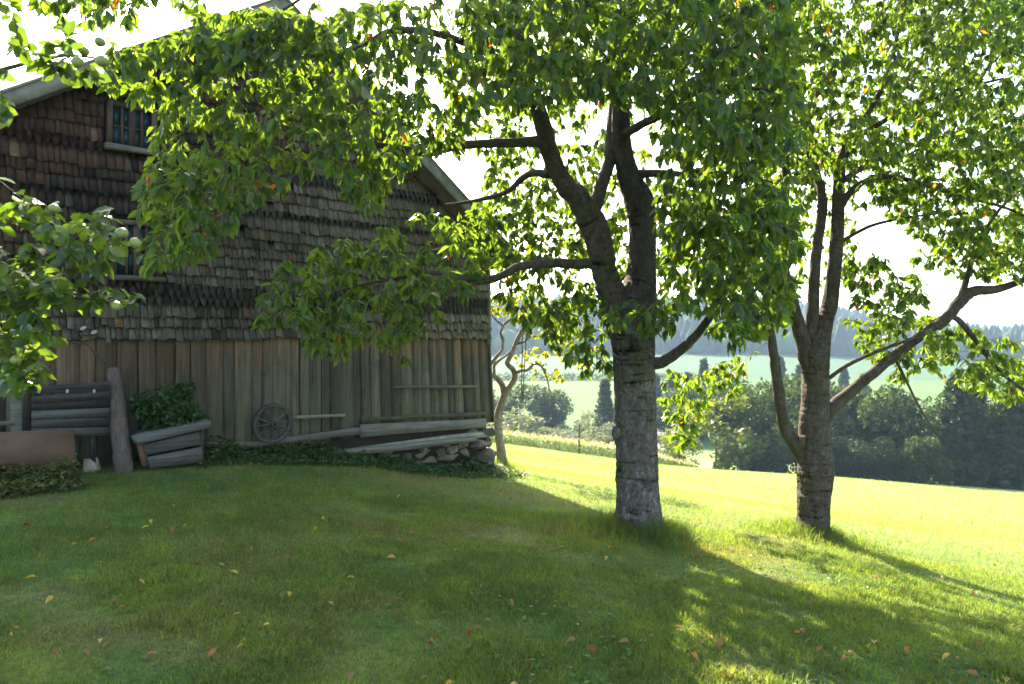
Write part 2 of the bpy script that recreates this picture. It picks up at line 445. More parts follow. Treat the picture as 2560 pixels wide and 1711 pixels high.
def in_poly(x, y, poly):
    c = np.zeros(x.shape, bool); p = np.asarray(poly, float); j = len(p) - 1
    for i in range(len(p)):
        cond = ((p[i, 1] > y) != (p[j, 1] > y)) & (x < (p[j, 0] - p[i, 0]) * (y - p[i, 1]) / (p[j, 1] - p[i, 1] + 1e-12) + p[i, 0])
        c ^= cond; j = i
    return c
def zone_points(poly, d0, d1, n, rng, clump=0.0, seed=0):
    poly = [(S(a), S(b)) for a, b in poly]
    p = np.asarray(poly); lo = p.min(0); hi = p.max(0); res = []; got = 0
    while got < n:
        q = rng.uniform(lo, hi, (n * 3, 2)); dpt = rng.uniform(d0, d1, n * 3)
        ok = in_poly(q[:, 0], q[:, 1], poly)
        if clump:
            ok &= fnoise(q[:, 0] / 75.0 + dpt * 1.7, q[:, 1] / 60.0, seed) > clump
        q = q[ok]; dpt = dpt[ok]
        w = np.stack([(q[:, 0] - CX) / FPX * dpt, dpt, EYE + (HZ - q[:, 1]) / FPX * dpt], -1)
        res.append(w); got += len(w)
    return np.vstack(res)[:n]

LEAF_TPL = {}
def leaf_template(kind, k, tint, mat, wratio):
    key = (kind, k)
    if key not in LEAF_TPL:
        r = np.random.default_rng(100 + k)
        lv = leaf_verts(np.zeros((1, 3)), np.array([[1.0, 0, 0]]), np.array([[0, 0, 1.0]]), 1.0, wratio, 0.15 + 0.25 * r.random(), 0.12 + 0.3 * r.random())
        me = leaves_mesh("leaf", lv, np.array([tint])); me.materials.append(mat); LEAF_TPL[key] = me
    return LEAF_TPL[key]

def grow(root, skel, targets, rng, twig_r=0.007, leaf_len=(0.055, 0.135), wratio=0.41, per_tip=6, per_m=27, hang=1.35, tints=None, autumn=0.003,
         leaf_mat=None, twig_mat=None, kind="cherry", n_obj=300, sag=0.10):
    """twigs from the skeleton samples to every target, tufts of leaves along them"""
    nodes = [skel]; allnodes = skel.copy()
    dmin = np.empty(len(targets))
    for k in range(0, len(targets), 500):
        dmin[k:k + 500] = np.sqrt(((targets[k:k + 500, None] - skel[None]) ** 2).sum(-1)).min(1)
    order = np.argsort(dmin)
    cap = len(skel) + len(targets) * 4
    buf = np.empty((cap, 3)); buf[:len(skel)] = skel; nb = len(skel)
    tv, tf, vo = [], [], 0
    L_org, L_dir = [], []
    for ti in order:
        t = targets[ti]
        d2 = ((buf[:nb] - t) ** 2).sum(1)
        s = buf[int(d2.argmin())]; dist = math.sqrt(d2.min())
        if dist < 0.02: continue
        mid = (s + t) / 2 + rng.normal(0, 0.10, 3) * dist + np.array([0, 0, sag * dist])
        u = np.linspace(0, 1, 5)[:, None]
        path = (1 - u) ** 2 * s + 2 * u * (1 - u) * mid + u ** 2 * t
        path[1:-1] += rng.normal(0, 0.02, (3, 3)) * min(dist, 1.0)
        r0 = twig_r * min(1.0, 0.45 + dist * 0.6)
        v, f = tube(path, np.linspace(r0, r0 * 0.35, 5), 3)
        tv.append(v); tf.append(f + vo); vo += len(v)
        buf[nb:nb + 4] = path[1:]; nb += 4
        tang = path[-1] - path[-3]; tang /= np.linalg.norm(tang) + 1e-9
        nt = rng.integers(per_tip - 2, per_tip + 3)
        L_org.append(np.repeat(t[None], nt, 0) + rng.normal(0, 0.012, (nt, 3)))
        dv = rng.normal(0, 1, (nt, 3)); dv[:, 2] *= 0.5; dv = dv / np.linalg.norm(dv, axis=1, keepdims=True) + tang * 0.5
        dv[:, 2] -= hang * rng.uniform(0.4, 1.6, nt); L_dir.append(dv)
        na_ = int(min(dist, 0.9) * per_m)
        if na_:
            uu = rng.uniform(0.35, 1.0, na_)[:, None]
            L_org.append((1 - uu) ** 2 * s + 2 * uu * (1 - uu) * mid + uu ** 2 * t)
            dv = rng.normal(0, 1, (na_, 3)); dv[:, 2] *= 0.5; dv[:, 2] -= hang * rng.uniform(0.4, 1.6, na_); L_dir.append(dv)
    org = np.vstack(L_org); dr = np.vstack(L_dir); N = len(org)
    dr /= np.linalg.norm(dr, axis=1, keepdims=True)
    ln = rng.uniform(leaf_len[0], leaf_len[1], N); wd = ln * wratio * rng.uniform(0.85, 1.15, N)
    nm = rng.normal(0, 0.7, (N, 3)); nm[:, 2] += 1.0
    fold = rng.uniform(0.1, 0.5, N); droop = rng.uniform(0.0, 0.3, N)
    t0, t1 = (np.array(tints[0]), np.array(tints[1]))
    mixv = rng.random((N, 1)) ** 1.3
    tint = (t0 * (1 - mixv) + t1 * mixv) * rng.uniform(0.75, 1.2, (N, 1))
    au = rng.random(N) < autumn
    tint[au] = np.array([0.28, 0.085, 0.02]) * rng.uniform(0.6, 1.1, (au.sum(), 1))
    base = np.array(root.location)
    # the leaves that show largest become objects of their own
    px, py = project(org)
    vis = (px > 0) & (px < 2560) & (py > 0) & (py < 1711)
    size = np.where(vis, ln / np.maximum(org[:, 1], 0.3), 0)
    pick = np.argsort(-size)[:n_obj]
    rest = np.ones(N, bool); rest[pick] = False
    lv = leaf_verts(org[rest] - base, dr[rest], nm[rest], ln[rest], wd[rest], fold[rest], droop[rest])
    tag(link("foliage", leaves_mesh("foliage", lv, tint[rest]), leaf_mat, root), kind="stuff")
    tag(link("twigs", np_mesh("twigs", np.vstack(tv) - base, [np.vstack(tf)], None, True), twig_mat, root), kind="stuff")
    for q, i in enumerate(pick):
        k = q % 6
        me = leaf_template(kind, k, (t0 * (1 - k / 6) + t1 * k / 6), leaf_mat, wratio)
        o = bpy.data.objects.new("leaf", me); COL.objects.link(o); o.parent = root
        x = dr[i]; z = nm[i] - x * (nm[i] @ x); z /= np.linalg.norm(z); y = np.cross(z, x)
        M = Matrix(((x[0], y[0], z[0], 0), (x[1], y[1], z[1], 0), (x[2], y[2], z[2], 0), (0, 0, 0, 1)))
        o.matrix_local = Matrix.Translation(org[i] - base) @ M @ Matrix.Scale(ln[i], 4)
    return N

def limb(root, name, pts, mat, seg=10, lump=0.12, seed=0, n=6, px=True, flare=False):
    """pts: (px, py, depth, width in px) in 2346-wide view coordinates, or world (x, y, z, r)"""
    a = []
    for p in pts:
        if px:
            w = P(S(p[0]), S(p[1]), p[2]); a.append((*w, S(p[3]) / FPX * p[2] * 0.5))
        else: a.append(p)
    a = cr_spline(np.array(a, float), n)
    pos, rr = a[:, :3], np.maximum(a[:, 3], 0.003)
    r = np.random.default_rng(seed + 50)
    pos = pos.copy(); pos[1:] += r.normal(0, 0.06 if rr[0] < .12 else .012, pos[1:].shape) * rr[1:, None]
    fl = None
    if flare:
        l = np.concatenate([[0], np.cumsum(np.linalg.norm(np.diff(pos, axis=0), axis=1))])
        fl = 0.45 * np.exp(-l / 0.16)
    v, f = tube(pos, rr, seg, lump, seed, fl)
    link(name, np_mesh(name, v - np.array(root.location), [f], None, True), mat, root)
    return pos, rr

def skeleton(limbs, rmax=0.05):
    out = []
    for pos, rr in limbs:
        ok = rr < rmax
        if ok.any(): out.append(pos[ok])
    return np.vstack(out)

def ground_at(px, py, guess):
    """depth where the ray of a pixel meets the ground"""
    d = np.linspace(max(1.0, guess * 0.5), guess * 2.0, 4000)
    p = P(px, py, d[:, None]) if False else np.stack([(px - CX) / FPX * d, d, EYE + (HZ - py) / FPX * d], -1)
    g = ground_z(p[:, 0], p[:, 1]); i = np.argmax(p[:, 2] <= g)
    return p[i]

# ------------------------------------------------------------------ the barn
B_ANG = math.radians(42.5)
BC = np.array([-0.44, 12.6, 0.0])
BU = np.array([math.cos(B_ANG), math.sin(B_ANG), 0.0])      # local +x, along the gable wall to the far corner
BV = np.array([-math.sin(B_ANG), math.cos(B_ANG), 0.0])     # local +y, into the barn
barn = empty("barn", BC, B_ANG)
tag(barn, "old weathered wooden barn with shingled gable above vertical planks", "barn")
def wall_at(px, py, n=0.0):
    """barn-local (x, z) of the pixel on the plane n metres in front of the gable wall"""
    o = np.array([0, 0, EYE]); d = np.array([(px - CX) / FPX, 1.0, (HZ - py) / FPX])
    c = BC - BV * n
    k = ((c - o) @ BV) / (d @ BV)
    h = o + d * k
    return float((h - BC) @ BU), float(h[2])
def b2w(x, y, z): return BC + BU * x + BV * y + np.array([0, 0, z])
def bground(x, y):
    w = b2w(x, y, 0); return gz(w[0], w[1])
OV = 0.42
ax, az = wall_at(709, 1, OV); ex, ez = wall_at(1150, 488, OV); lx_, lz_ = wall_at(0, 243, OV)
SL = (az - ez) / (ex - ax)
ex = 0.36; ez = az - (ex - ax) * SL
HALF = ex - ax
WX1 = 0.0; WX0 = 2 * ax - WX1
print("apex", ax, az, "eave", ex, ez, "left", lx_, lz_, "slope", SL, "predicted left z", az - (ax - lx_) * SL, "wall", WX0)
SL_L = (az - lz_) / (ax - lx_)
def roof_z(x): return az - (x - ax) * SL if x > ax else az - (ax - x) * SL_L
TH = 0.11
def roof_under(x): return roof_z(x) - TH * 1.15
# backing walls of the barn (a closed shell)
zb = -1.3
v = [[WX0, 0, zb], [WX1, 0, zb], [WX1, 0, roof_under(WX1)], [ax, 0, roof_under(ax)], [WX0, 0, roof_under(WX0)]]
v = v + [[a, b + 11.0, c] for a, b, c in v]
me = bpy.data.meshes.new("wall")
me.from_pydata(v, [], [(0, 1, 2, 3, 4), (9, 8, 7, 6, 5), (0, 5, 6, 1), (1, 6, 7, 2), (4, 9, 5, 0), (2, 7, 8, 3), (3, 8, 9, 4)])
link("wall", me, M_DARKWOOD, barn)
# roof slabs
for nm, xa, xb in (("roof", ax, ex + 0.02), ("roof", ax, 2 * ax - ex - 0.02)):
    sgn = 1 if xb > xa else -1
    za_, zb_ = roof_z(xa), roof_z(xb)
    y0, y1 = -OV + 0.03, 11.4
    v = [[xa, y0, za_ - TH], [xb, y0, zb_ - TH], [xb, y1, zb_ - TH], [xa, y1, za_ - TH], [xa, y0, za_], [xb, y0, zb_], [xb, y1, zb_], [xa, y1, za_]]
    f = BOXF if sgn > 0 else BOXF[:, ::-1]
    link("roof", np_mesh("roof", v, [f]), M_ROOF, barn)
    # verge boards in two lengths along the gable edge, plus a narrow capping strip
    for q in range(2):
        a0, a1 = xa + (xb - xa) * (q / 2) + (0.004 * sgn if q else 0), xa + (xb - xa) * ((q + 1) / 2)
        for (h0, h1, yy0, yy1) in ((-TH - 0.03, 0.03, -OV - 0.012, -OV + 0.025), (0.034, 0.062, -OV - 0.05, -OV + 0.12)):
            v = [[a0, yy0, roof_z(a0) + h0], [a1, yy0, roof_z(a1) + h0], [a1, yy1, roof_z(a1) + h0], [a0, yy1, roof_z(a0) + h0],
                 [a0, yy0, roof_z(a0) + h1], [a1, yy0, roof_z(a1) + h1], [a1, yy1, roof_z(a1) + h1], [a0, yy1, roof_z(a0) + h1]]
            link("verge_board", np_mesh("verge_board", v, [f]), M_VERGE, barn)
# rafters under the verge overhang, seen from below
for xr in (ax, (ax + ex) / 2, (3 * ax - ex) / 2, ex - 0.35):
    z1 = roof_under(xr) - 0.02
    link("purlin_end", box_mesh("purlin_end", xr - 0.07, xr + 0.07, -OV + 0.06, -0.06, z1 - 0.15, z1, 0.004), M_FRAME, barn)

# windows
def window(x0, x1, z0, z1, cols, rows, sill_board=True):
    w = empty("window", (0, 0, 0)); w.parent = barn
    fw = 0.055
    link("frame", box_mesh("frame", x0 - fw, x0, -0.10, -0.02, z0, z1 + fw, 0.003), M_FRAME, w)
    link("frame", box_mesh("frame", x1, x1 + fw, -0.10, -0.02, z0, z1 + fw, 0.003), M_FRAME, w)
    link("frame", box_mesh("frame", x0 + 0.002, x1 - 0.002, -0.095, -0.02, z1, z1 + fw, 0.002), M_FRAME, w)
    link("sill", box_mesh("sill", x0 - fw - 0.03, x1 + fw + 0.03, -0.15, -0.02, z0 - 0.062, z0 - 0.003, 0.004), M_GREY_H, w)
    cw = (x1 - x0) / cols; rh = (z1 - z0) / rows
    for c in range(cols):
        for r_ in range(rows):
            link("pane", box_mesh("pane", x0 + c * cw + 0.012, x0 + (c + 1) * cw - 0.012, -0.045, -0.040, z0 + r_ * rh + 0.012, z0 + (r_ + 1) * rh - 0.012), M_GLASS, w)
    for c in range(1, cols):
        t_ = 0.035 if c * 2 == cols else 0.014
        link("mullion", box_mesh("mullion", x0 + c * cw - t_, x0 + c * cw + t_, -0.075, -0.03, z0, z1), M_FRAME, w)
    for r_ in range(1, rows):
        link("glazing_bar", box_mesh("glazing_bar", x0 + 0.01, x1 - 0.01, -0.062, -0.032, z0 + r_ * rh - 0.012, z0 + r_ * rh + 0.012), M_FRAME, w)
    return (x0 - fw - 0.02, x1 + fw + 0.02, z0 - 0.06, z1 + fw)
wa = wall_at(279, 362, 0.05); wb = wall_at(378, 268, 0.05)
W1 = window(wa[0], wb[0], wa[1], (wall_at(279, 266, .05)[1]), 4, 2)
wa = wall_at(290, 688, 0.05); wb = wall_at(390, 690, 0.05)
W2 = window(wa[0], wb[0], wa[1], wall_at(290, 560, .05)[1], 4, 2)
HOLES = [W1, W2]

# shingles: rows from the plank line up to the roof
Z_SPLIT = 1.60
sh_v, sh_c, sh_pt = [], [], []
z = Z_SPLIT - 0.035; row = 0
rs = np.random.default_rng(3)
while z < az - 0.25:
    pointed = row in (3, 4, 5, 13, 17, 18)
    e = (0.085 if pointed else 0.135) * rs.uniform(0.92, 1.1)
    x = WX0 - 0.02 - rs.uniform(0, 0.08)
    sagf = rs.uniform(0, 6.28)
    while x < WX1 + 0.01:
        w = rs.uniform(0.045, 0.10) if not pointed else rs.uniform(0.075, 0.095)
        xc = x + w / 2
        zr = z + 0.012 * math.sin(xc * 1.3 + sagf) + 0.02 * (xc / WX0) * 0
        zt = zr + (e * 2.4 if pointed else e * 1.6)
        ok = zr + e * 0.8 < roof_under(xc) - 0.01
        for (h0, h1, h2, h3) in HOLES:
            if x + w > h0 and x < h1 and zr + e > h2 and zr < h3: ok = False
        if xc < WX0 or xc > WX1 + 0.03: ok = False
        if ok and rs.random() > 0.006:
            g = 0.006
            zz0 = zr + rs.normal(0, 0.010) + (rs.random() < 0.04) * rs.uniform(-0.05, 0.05)
            sl = rs.normal(0, 0.008)
            n0 = (0.080 if row else 0.092) + rs.normal(0, 0.004) + (rs.random() < 0.05) * 0.015
            zt = min(zt, roof_under(xc) - 0.004)
            xs0, xs1 = x + g * rs.random(), x + w - g * rs.random()
            nt_ = 0.012
            if pointed:
                bot = [(xs0 + w * 0.06, zz0 + e * 1.15), (xc + sl, zz0), (xs1 - w * 0.06, zz0 + e * 1.15)]
            else:
                bot = [(xs0, zz0 + sl), (xc, zz0 + rs.normal(0, 0.004)), (xs1, zz0 - sl)]
            th = 0.024
            fr = [(a, -n0, b) for a, b in bot] + [(xs1, -nt_, zt), (xs0, -nt_, zt)]
            bk = [(a, -n0 + th, b) for a, b in bot] + [(xs1, -nt_ + th, zt), (xs0, -nt_ + th, zt)]
            # colour: grey on the weather side, red-brown and dark under the left eave, a few fresh ones
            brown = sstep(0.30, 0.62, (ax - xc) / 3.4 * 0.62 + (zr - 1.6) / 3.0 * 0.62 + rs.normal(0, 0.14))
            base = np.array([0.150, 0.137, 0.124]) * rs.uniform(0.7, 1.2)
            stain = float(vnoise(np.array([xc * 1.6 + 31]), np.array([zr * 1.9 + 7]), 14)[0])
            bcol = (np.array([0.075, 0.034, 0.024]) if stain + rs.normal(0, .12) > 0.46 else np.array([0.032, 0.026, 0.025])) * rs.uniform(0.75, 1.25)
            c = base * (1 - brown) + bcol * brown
            if rs.random() < 0.014: c = np.array([0.24, 0.145, 0.09]) * rs.uniform(0.7, 1.1)
            sh_v.append(fr + bk); sh_c.append(c * 1.3 * (0.7 + 0.6 * float(vnoise(np.array([xc * 1.1 + 40]), np.array([zr * 2.2 + 9]), 4)[0])))
        x += w + 0.003
    z += e; row += 1
sh_v = np.array(sh_v); sh_c = np.array(sh_c)
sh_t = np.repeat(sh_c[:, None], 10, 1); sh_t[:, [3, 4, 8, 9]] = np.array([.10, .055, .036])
cen = sh_v.mean(1); cw_ = BC[None] + cen[:, :1] * BU + cen[:, 1:2] * BV + cen[:, 2:] * np.array([0, 0, 1.0])
px, py = project(cw_)
size = np.where((px > -10) & (px < 2560) & (py > 0), (sh_v[:, 2, 0] - sh_v[:, 0, 0]) * 0.5 / cw_[:, 1] ** 2, 0)
# behind the apple boughs nothing shows: prefer the ones in the open
size = np.where((px < 300) & (py > 560), size * 0.3, size)
pick = np.argsort(-size)[:300]
SF5 = np.array([[0, 1, 2, 3, 4], [9, 8, 7, 6, 5]]); SF4 = np.array([[0, 5, 6, 1], [1, 6, 7, 2], [2, 7, 8, 3], [3, 8, 9, 4], [4, 9, 5, 0]])
for i in pick:
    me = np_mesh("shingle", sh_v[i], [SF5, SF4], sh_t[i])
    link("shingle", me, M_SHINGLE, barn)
rest = np.ones(len(sh_v), bool); rest[pick] = False
off = (np.arange(rest.sum()) * 10)[:, None, None]
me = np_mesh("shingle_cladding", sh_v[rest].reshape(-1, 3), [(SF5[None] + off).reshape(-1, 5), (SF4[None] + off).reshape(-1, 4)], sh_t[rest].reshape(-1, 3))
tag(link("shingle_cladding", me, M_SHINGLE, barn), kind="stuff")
print("shingles", len(sh_v))

# vertical planks with uneven, slightly leaning edges
x = WX0 + 0.02; rp = np.random.default_rng(12)
while x < WX1 - 0.05:
    w = rp.uniform(0.13, 0.25)
    if x + w > WX1 - 0.04: w = WX1 - x
    lean = -0.10 * sstep(-4.0, 0.0, x)          # the far end of the wall has slumped outwards
    leanr = -0.10 * sstep(-4.0, 0.0, x + w)
    nseg = 8; zt = Z_SPLIT + 0.03; zlo = 0.13 + rp.normal(0, 0.025) - 0.06 * (x < -3)
    zs = np.linspace(zlo, zt, nseg)
    d0 = 0.030 + rp.uniform(0, 0.016); gap = rp.uniform(0.001, 0.006)
    wob = fnoise(zs * 2.5, np.full(nseg, x * 7.0), 8) * 0.020 - 0.010
    wob2 = fnoise(zs * 2.5 + 5, np.full(nseg, x * 7.0), 9) * 0.020 - 0.010
    fz = (zt - zs) / 1.5
    xl = x + gap + wob - lean * fz; xr = x + w - gap + wob2 - leanr * fz
    if x + w >= WX1 - 0.001: xr = x + w - leanr * fz
    ring = np.stack([np.stack([xl, np.full(nseg, -d0), zs], -1), np.stack([xr, np.full(nseg, -d0 - rp.normal(0, .004)), zs], -1),
                     np.stack([xr, np.full(nseg, -0.004), zs], -1), np.stack([xl, np.full(nseg, -0.004), zs], -1)], 1)
    fs = []
    for s in range(nseg - 1):
        for q in range(4): fs.append((s * 4 + q, s * 4 + (q + 1) % 4, s * 4 + 4 + (q + 1) % 4, s * 4 + 4 + q))
    fs += [(3, 2, 1, 0), tuple(nseg * 4 - 4 + q for q in range(4))]
    link("plank", np_mesh("plank", ring.reshape(-1, 3), [np.array(fs)]), M_PLANK, barn)
    x += w
# corner board and its lower cheek, leaning outwards like the wall
def sheared_board(name, x0, x1, z0, z1, y0, y1, mat, sh0=0.0, sh1=0.0, parent=barn):
    v = [[x0 + sh0, y0, z0], [x1 + sh0, y0, z0], [x1 + sh0, y1, z0], [x0 + sh0, y1, z0], [x0 + sh1, y0, z1], [x1 + sh1, y0, z1], [x1 + sh1, y1, z1], [x0 + sh1, y1, z1]]
    return link(name, np_mesh(name, v, [BOXF]), mat, parent)
sheared_board("corner_board", 0.004, 0.045, 0.12, 1.72, -0.05, 0.14, M_PLANK, 0.10, 0.0)
sheared_board("corner_board", -0.03, 0.05, 1.45, roof_under(0.05) - .02, -0.062, 0.10, M_GREY_H, 0.01, 0.0)
# horizontal boards, battens and rails on the planks: pixel corners of the left and right end, with thickness
def rail(name, l, r, hl, hr, n0, n1, mat, jit=0.006):
    (xa, za1), (xb, zb1) = wall_at(*l, n1), wall_at(*r, n1)
    ns = 5; xs = np.linspace(xa, xb, ns); zt = np.linspace(za1, zb1, ns) + RNG.normal(0, jit, ns); h = np.linspace(hl, hr, ns) + RNG.normal(0, jit, ns)
    v = []
    for q in range(ns): v += [[xs[q], -n1, zt[q] - h[q]], [xs[q], -n1, zt[q]], [xs[q], -n0, zt[q]], [xs[q], -n0, zt[q] - h[q]]]
    fs = [(s * 4 + q, s * 4 + (q + 1) % 4, s * 4 + 4 + (q + 1) % 4, s * 4 + 4 + q) for s in range(ns - 1) for q in range(4)]
    fs += [(3, 2, 1, 0), tuple(ns * 4 - 4 + q for q in range(4))]
    fs = [tuple(reversed(f)) for f in fs]
    return link(name, np_mesh(name, v, [np.array(fs)]), mat, barn)
rail("batten", (985, 966), (1196, 963), .035, .045, .052, .085, M_GREY_H, .002)
rail("batten", (722, 1041), (864, 1035), .045, .042, .052, .09, M_VERGE, .002)
rail("rail", (640, 1104), (905, 1068), .085, .11, .052, .085, M_GREY_H, .003)
rail("rail", (500, 1106), (648, 1104), .07, .07, .052, .075, M_PLANK, .004)
rail("board", (902, 1062), (1216, 1047), .18, .15, .054, .088, M_GREY_H, .004)
rail("batten", (905, 1044), (1214, 1030), .06, .06, .053, .086, M_PLANK, .006)
rail("sill_beam", (700, 1140), (1222, 1080), .10, .10, -.02, .05, M_VERGE, .012)
rail("sill_beam", (822, 1128), (1192, 1091), .105, .085, .056, .12, M_GREY_H, .005)
rail("sill_beam", (520, 1128), (735, 1140), .10, .10, .0, .05, M_PLANK, .008)
# two porcelain insulators with their bracket arm, left above the planks
ins = empty("insulator_bracket", (0, 0, 0)); ins.parent = barn
xi, zi = wall_at(222, 826, .1)
for k in range(2):
    o = link("insulator", bpy.data.meshes.new("insulator"), None, ins)
    bm = bmesh.new(); bmesh.ops.create_uvsphere(bm, u_segments=10, v_segments=7, radius=0.024)
    bmesh.ops.scale(bm, vec=(1, 1, 1.5), verts=bm.verts); bmesh.ops.rotate(bm, matrix=Matrix.Rotation(1.0, 3, 'Y'), verts=bm.verts)
    bmesh.ops.translate(bm, vec=(xi - 0.06 + k * 0.11, -0.12, zi + 0.02 - k * 0.045), verts=bm.verts)
    for f in bm.faces: f.smooth = True
    bm.to_mesh(o.data); bm.free(); o.data.materials.append(M_CERAMIC)
link("bracket", box_mesh("bracket", xi - .09, xi + .09, -.12, -.03, zi - .06, zi - .035), M_IRON, ins)

# rubble stone foundation under the slumped end
rst = np.random.default_rng(5)
def stone_mesh(name, sx, sy, sz, rng):
    bm = bmesh.new()
    for _ in range(20):
        p = rng.normal(0, 1, 3); p /= np.linalg.norm(p); p = np.sign(p) * np.abs(p) ** 0.55
        p *= rng.uniform(0.82, 1.05)
        bm.verts.new((p[0] * sx, p[1] * sy, p[2] * sz))
    r_ = bmesh.ops.convex_hull(bm, input=list(bm.verts))
    junk = [g for g in r_["geom_interior"] if isinstance(g, bmesh.types.BMVert)]
    bmesh.ops.delete(bm, geom=junk, context='VERTS')
    me = bpy.data.meshes.new(name); bm.to_mesh(me); bm.free()
    return me
xx = 0.17
zrow = 0.0
for rowi in range(6):
    xx = 0.22 - 0.03 * rowi * (rowi % 2) + rst.uniform(-.04, .04)
    while xx > -3.6:
        w = rst.uniform(0.16, 0.46); h = rst.uniform(0.13, 0.20)
        top = 0.0 - 0.045 * max(0.0, -xx) - rowi * 0.15
        xc = xx - w / 2; zc = top - 0.075
        if zc > bground(xc, -0.1) - 0.12:
            me = stone_mesh("stone", w * 0.53, rst.uniform(.13, .2), h * 0.56, rst)
            o = link("stone", me, M_STONE, barn)
            o.location = (xc, 0.10 + rst.normal(0, .025) - 0.02 * rowi, zc + rst.normal(0, .015)); o.rotation_euler = (rst.normal(0, .1), rst.normal(0, .09), rst.normal(0, .12))
        xx -= w * 0.97
for k, (a, b) in enumerate(((1205, 1112), (1215, 1140), (1200, 1160))):   # the pile at the corner
    x_, z_ = wall_at(a, b, .1)
    o = link("stone", stone_mesh("stone", .20, .17, .11, rst), M_STONE, barn); o.location = (x_, -0.05, z_)

# ------------------------------------------------------------------ things along the barn
# wagon wheel leaning on the planks
wx, wz = wall_at(678, 1059, 0.10)
wc = b2w(wx, -0.13, wz)
wheel = empty("wagon_wheel", wc, B_ANG); wheel.rotation_euler = (0.10, 0, B_ANG)
tag(wheel, "small grey wooden spoked wagon wheel leaning against the barn planks", "wheel")
WR = 0.268
def lathe_ring(name, r0, r1, y0, y1, seg=40):
    a = np.linspace(0, 2 * math.pi, seg, endpoint=False); v = []
    for r_, y_ in ((r0, y0), (r1, y0), (r1, y1), (r0, y1)):
        v.append(np.stack([np.cos(a) * r_, np.full(seg, y_), np.sin(a) * r_], -1))
    v = np.stack(v, 1).reshape(-1, 3); j = np.arange(seg); k_ = (j + 1) % seg
    f = np.vstack([np.stack([j * 4 + q, k_ * 4 + q, k_ * 4 + (q + 1) % 4, j * 4 + (q + 1) % 4], -1) for q in range(4)])
    return np_mesh(name, v, [f])
link("rim", lathe_ring("rim", WR - 0.040, WR - 0.006, -0.022, 0.022), M_MID_H, wheel)
link("tyre", lathe_ring("tyre", WR - 0.005, WR + 0.002, -0.024, 0.024), M_IRON, wheel)
link("hub", lathe_ring("hub", 0.018, 0.048, -0.085, 0.05, 20), M_PLANK, wheel)
link("hub_band", lathe_ring("hub_band", 0.049, 0.053, -0.08, -0.055, 20), M_IRON, wheel)
link("hub_core", lathe_ring("hub_core", 0.001, 0.0175, -0.05, 0.048, 12), M_DARKWOOD, wheel)
for k in range(12):
    a = 2 * math.pi * k / 12 + 0.12
    v, f = tube(np.array([[math.cos(a) * r_, 0.0, math.sin(a) * r_] for r_ in (0.045, 0.1, 0.16, WR - 0.038)]), [.013, .011, .0095, .010], 6)
    link("spoke", np_mesh("spoke", v, [f], None, True), M_MID_H, wheel)

# raised planter of two grey boards, tilted
c0 = wall_at(350, 1110, .75)
pl = empty("planter_box", b2w(wall_at(345, 1150, .62)[0], -0.62, 0), B_ANG)
tag(pl, "tilted planter of weathered grey boards with a gap between them", "planter")
pxx = wall_at(345, 1150, .62)[0]
def plb(name, corners, y0, y1, mat=M_MID_H):
    """corners: four photo pixels (tl, tr, br, bl) on the front plane"""
    pts = [wall_at(a, b, -y0) for a, b in corners]
    loc = np.array([pxx, -0.62])
    v = [[p[0] - loc[0], y0 - loc[1], p[1]] for p in pts] + [[p[0] - loc[0], y1 - loc[1], p[1]] for p in pts]
    f = np.array([[0, 3, 2, 1], [4, 5, 6, 7], [0, 1, 5, 4], [1, 2, 6, 5], [2, 3, 7, 6], [3, 0, 4, 7]])
    link(name, np_mesh(name, v, [f]), mat, pl)
plb("rim_board", [(339, 1094), (527, 1051), (531, 1069), (346, 1112)], -0.66, -0.16)
plb("board", [(360, 1112), (498, 1080), (503, 1112), (366, 1138)], -0.62, -0.58)
plb("board", [(368, 1144), (504, 1118), (508, 1155), (376, 1172)], -0.622, -0.582)
plb("corner_post", [(346, 1112), (361, 1110), (372, 1165), (357, 1168)], -0.60, -0.50, M_PANEL)
plb("end_board", [(500, 1078), (504, 1077), (512, 1158), (506, 1160)], -0.61, -0.18, M_DARK_H)
plb("back_board", [(362, 1106), (500, 1076), (508, 1158), (372, 1166)], -0.22, -0.18, M_DARK_H)

def leaf_cloud(name, centers, radii, n, rng, ll, tints, mat, parent=None, wr=0.6, hang=0.2, base=None, autumn=0.0):
    """stuff: leaves spread on the shells of several lumps"""
    k = rng.integers(0, len(centers), n)
    d = rng.normal(0, 1, (n, 3)); d /= np.linalg.norm(d, axis=1, keepdims=True)
    org = np.asarray(centers)[k] + d * np.asarray(radii)[k] * (rng.random((n, 1)) ** 0.45)
    dv = d * 0.8 + rng.normal(0, 0.6, (n, 3)); dv[:, 2] -= hang
    nm = rng.normal(0, .6, (n, 3)); nm[:, 2] += 1; nm += d * 0.5
    ln = rng.uniform(*ll, n); mx = rng.random((n, 1)); t = (np.array(tints[0]) * (1 - mx) + np.array(tints[1]) * mx) * rng.uniform(.7, 1.2, (n, 1))
    au = rng.random(n) < autumn; t[au] = np.array([.20, .14, .03])
    if base is not None: org = org - np.asarray(base)
    return tag(link(name, leaves_mesh(name, leaf_verts(org, dv, nm, ln, ln * wr), t), mat, parent), kind="stuff")

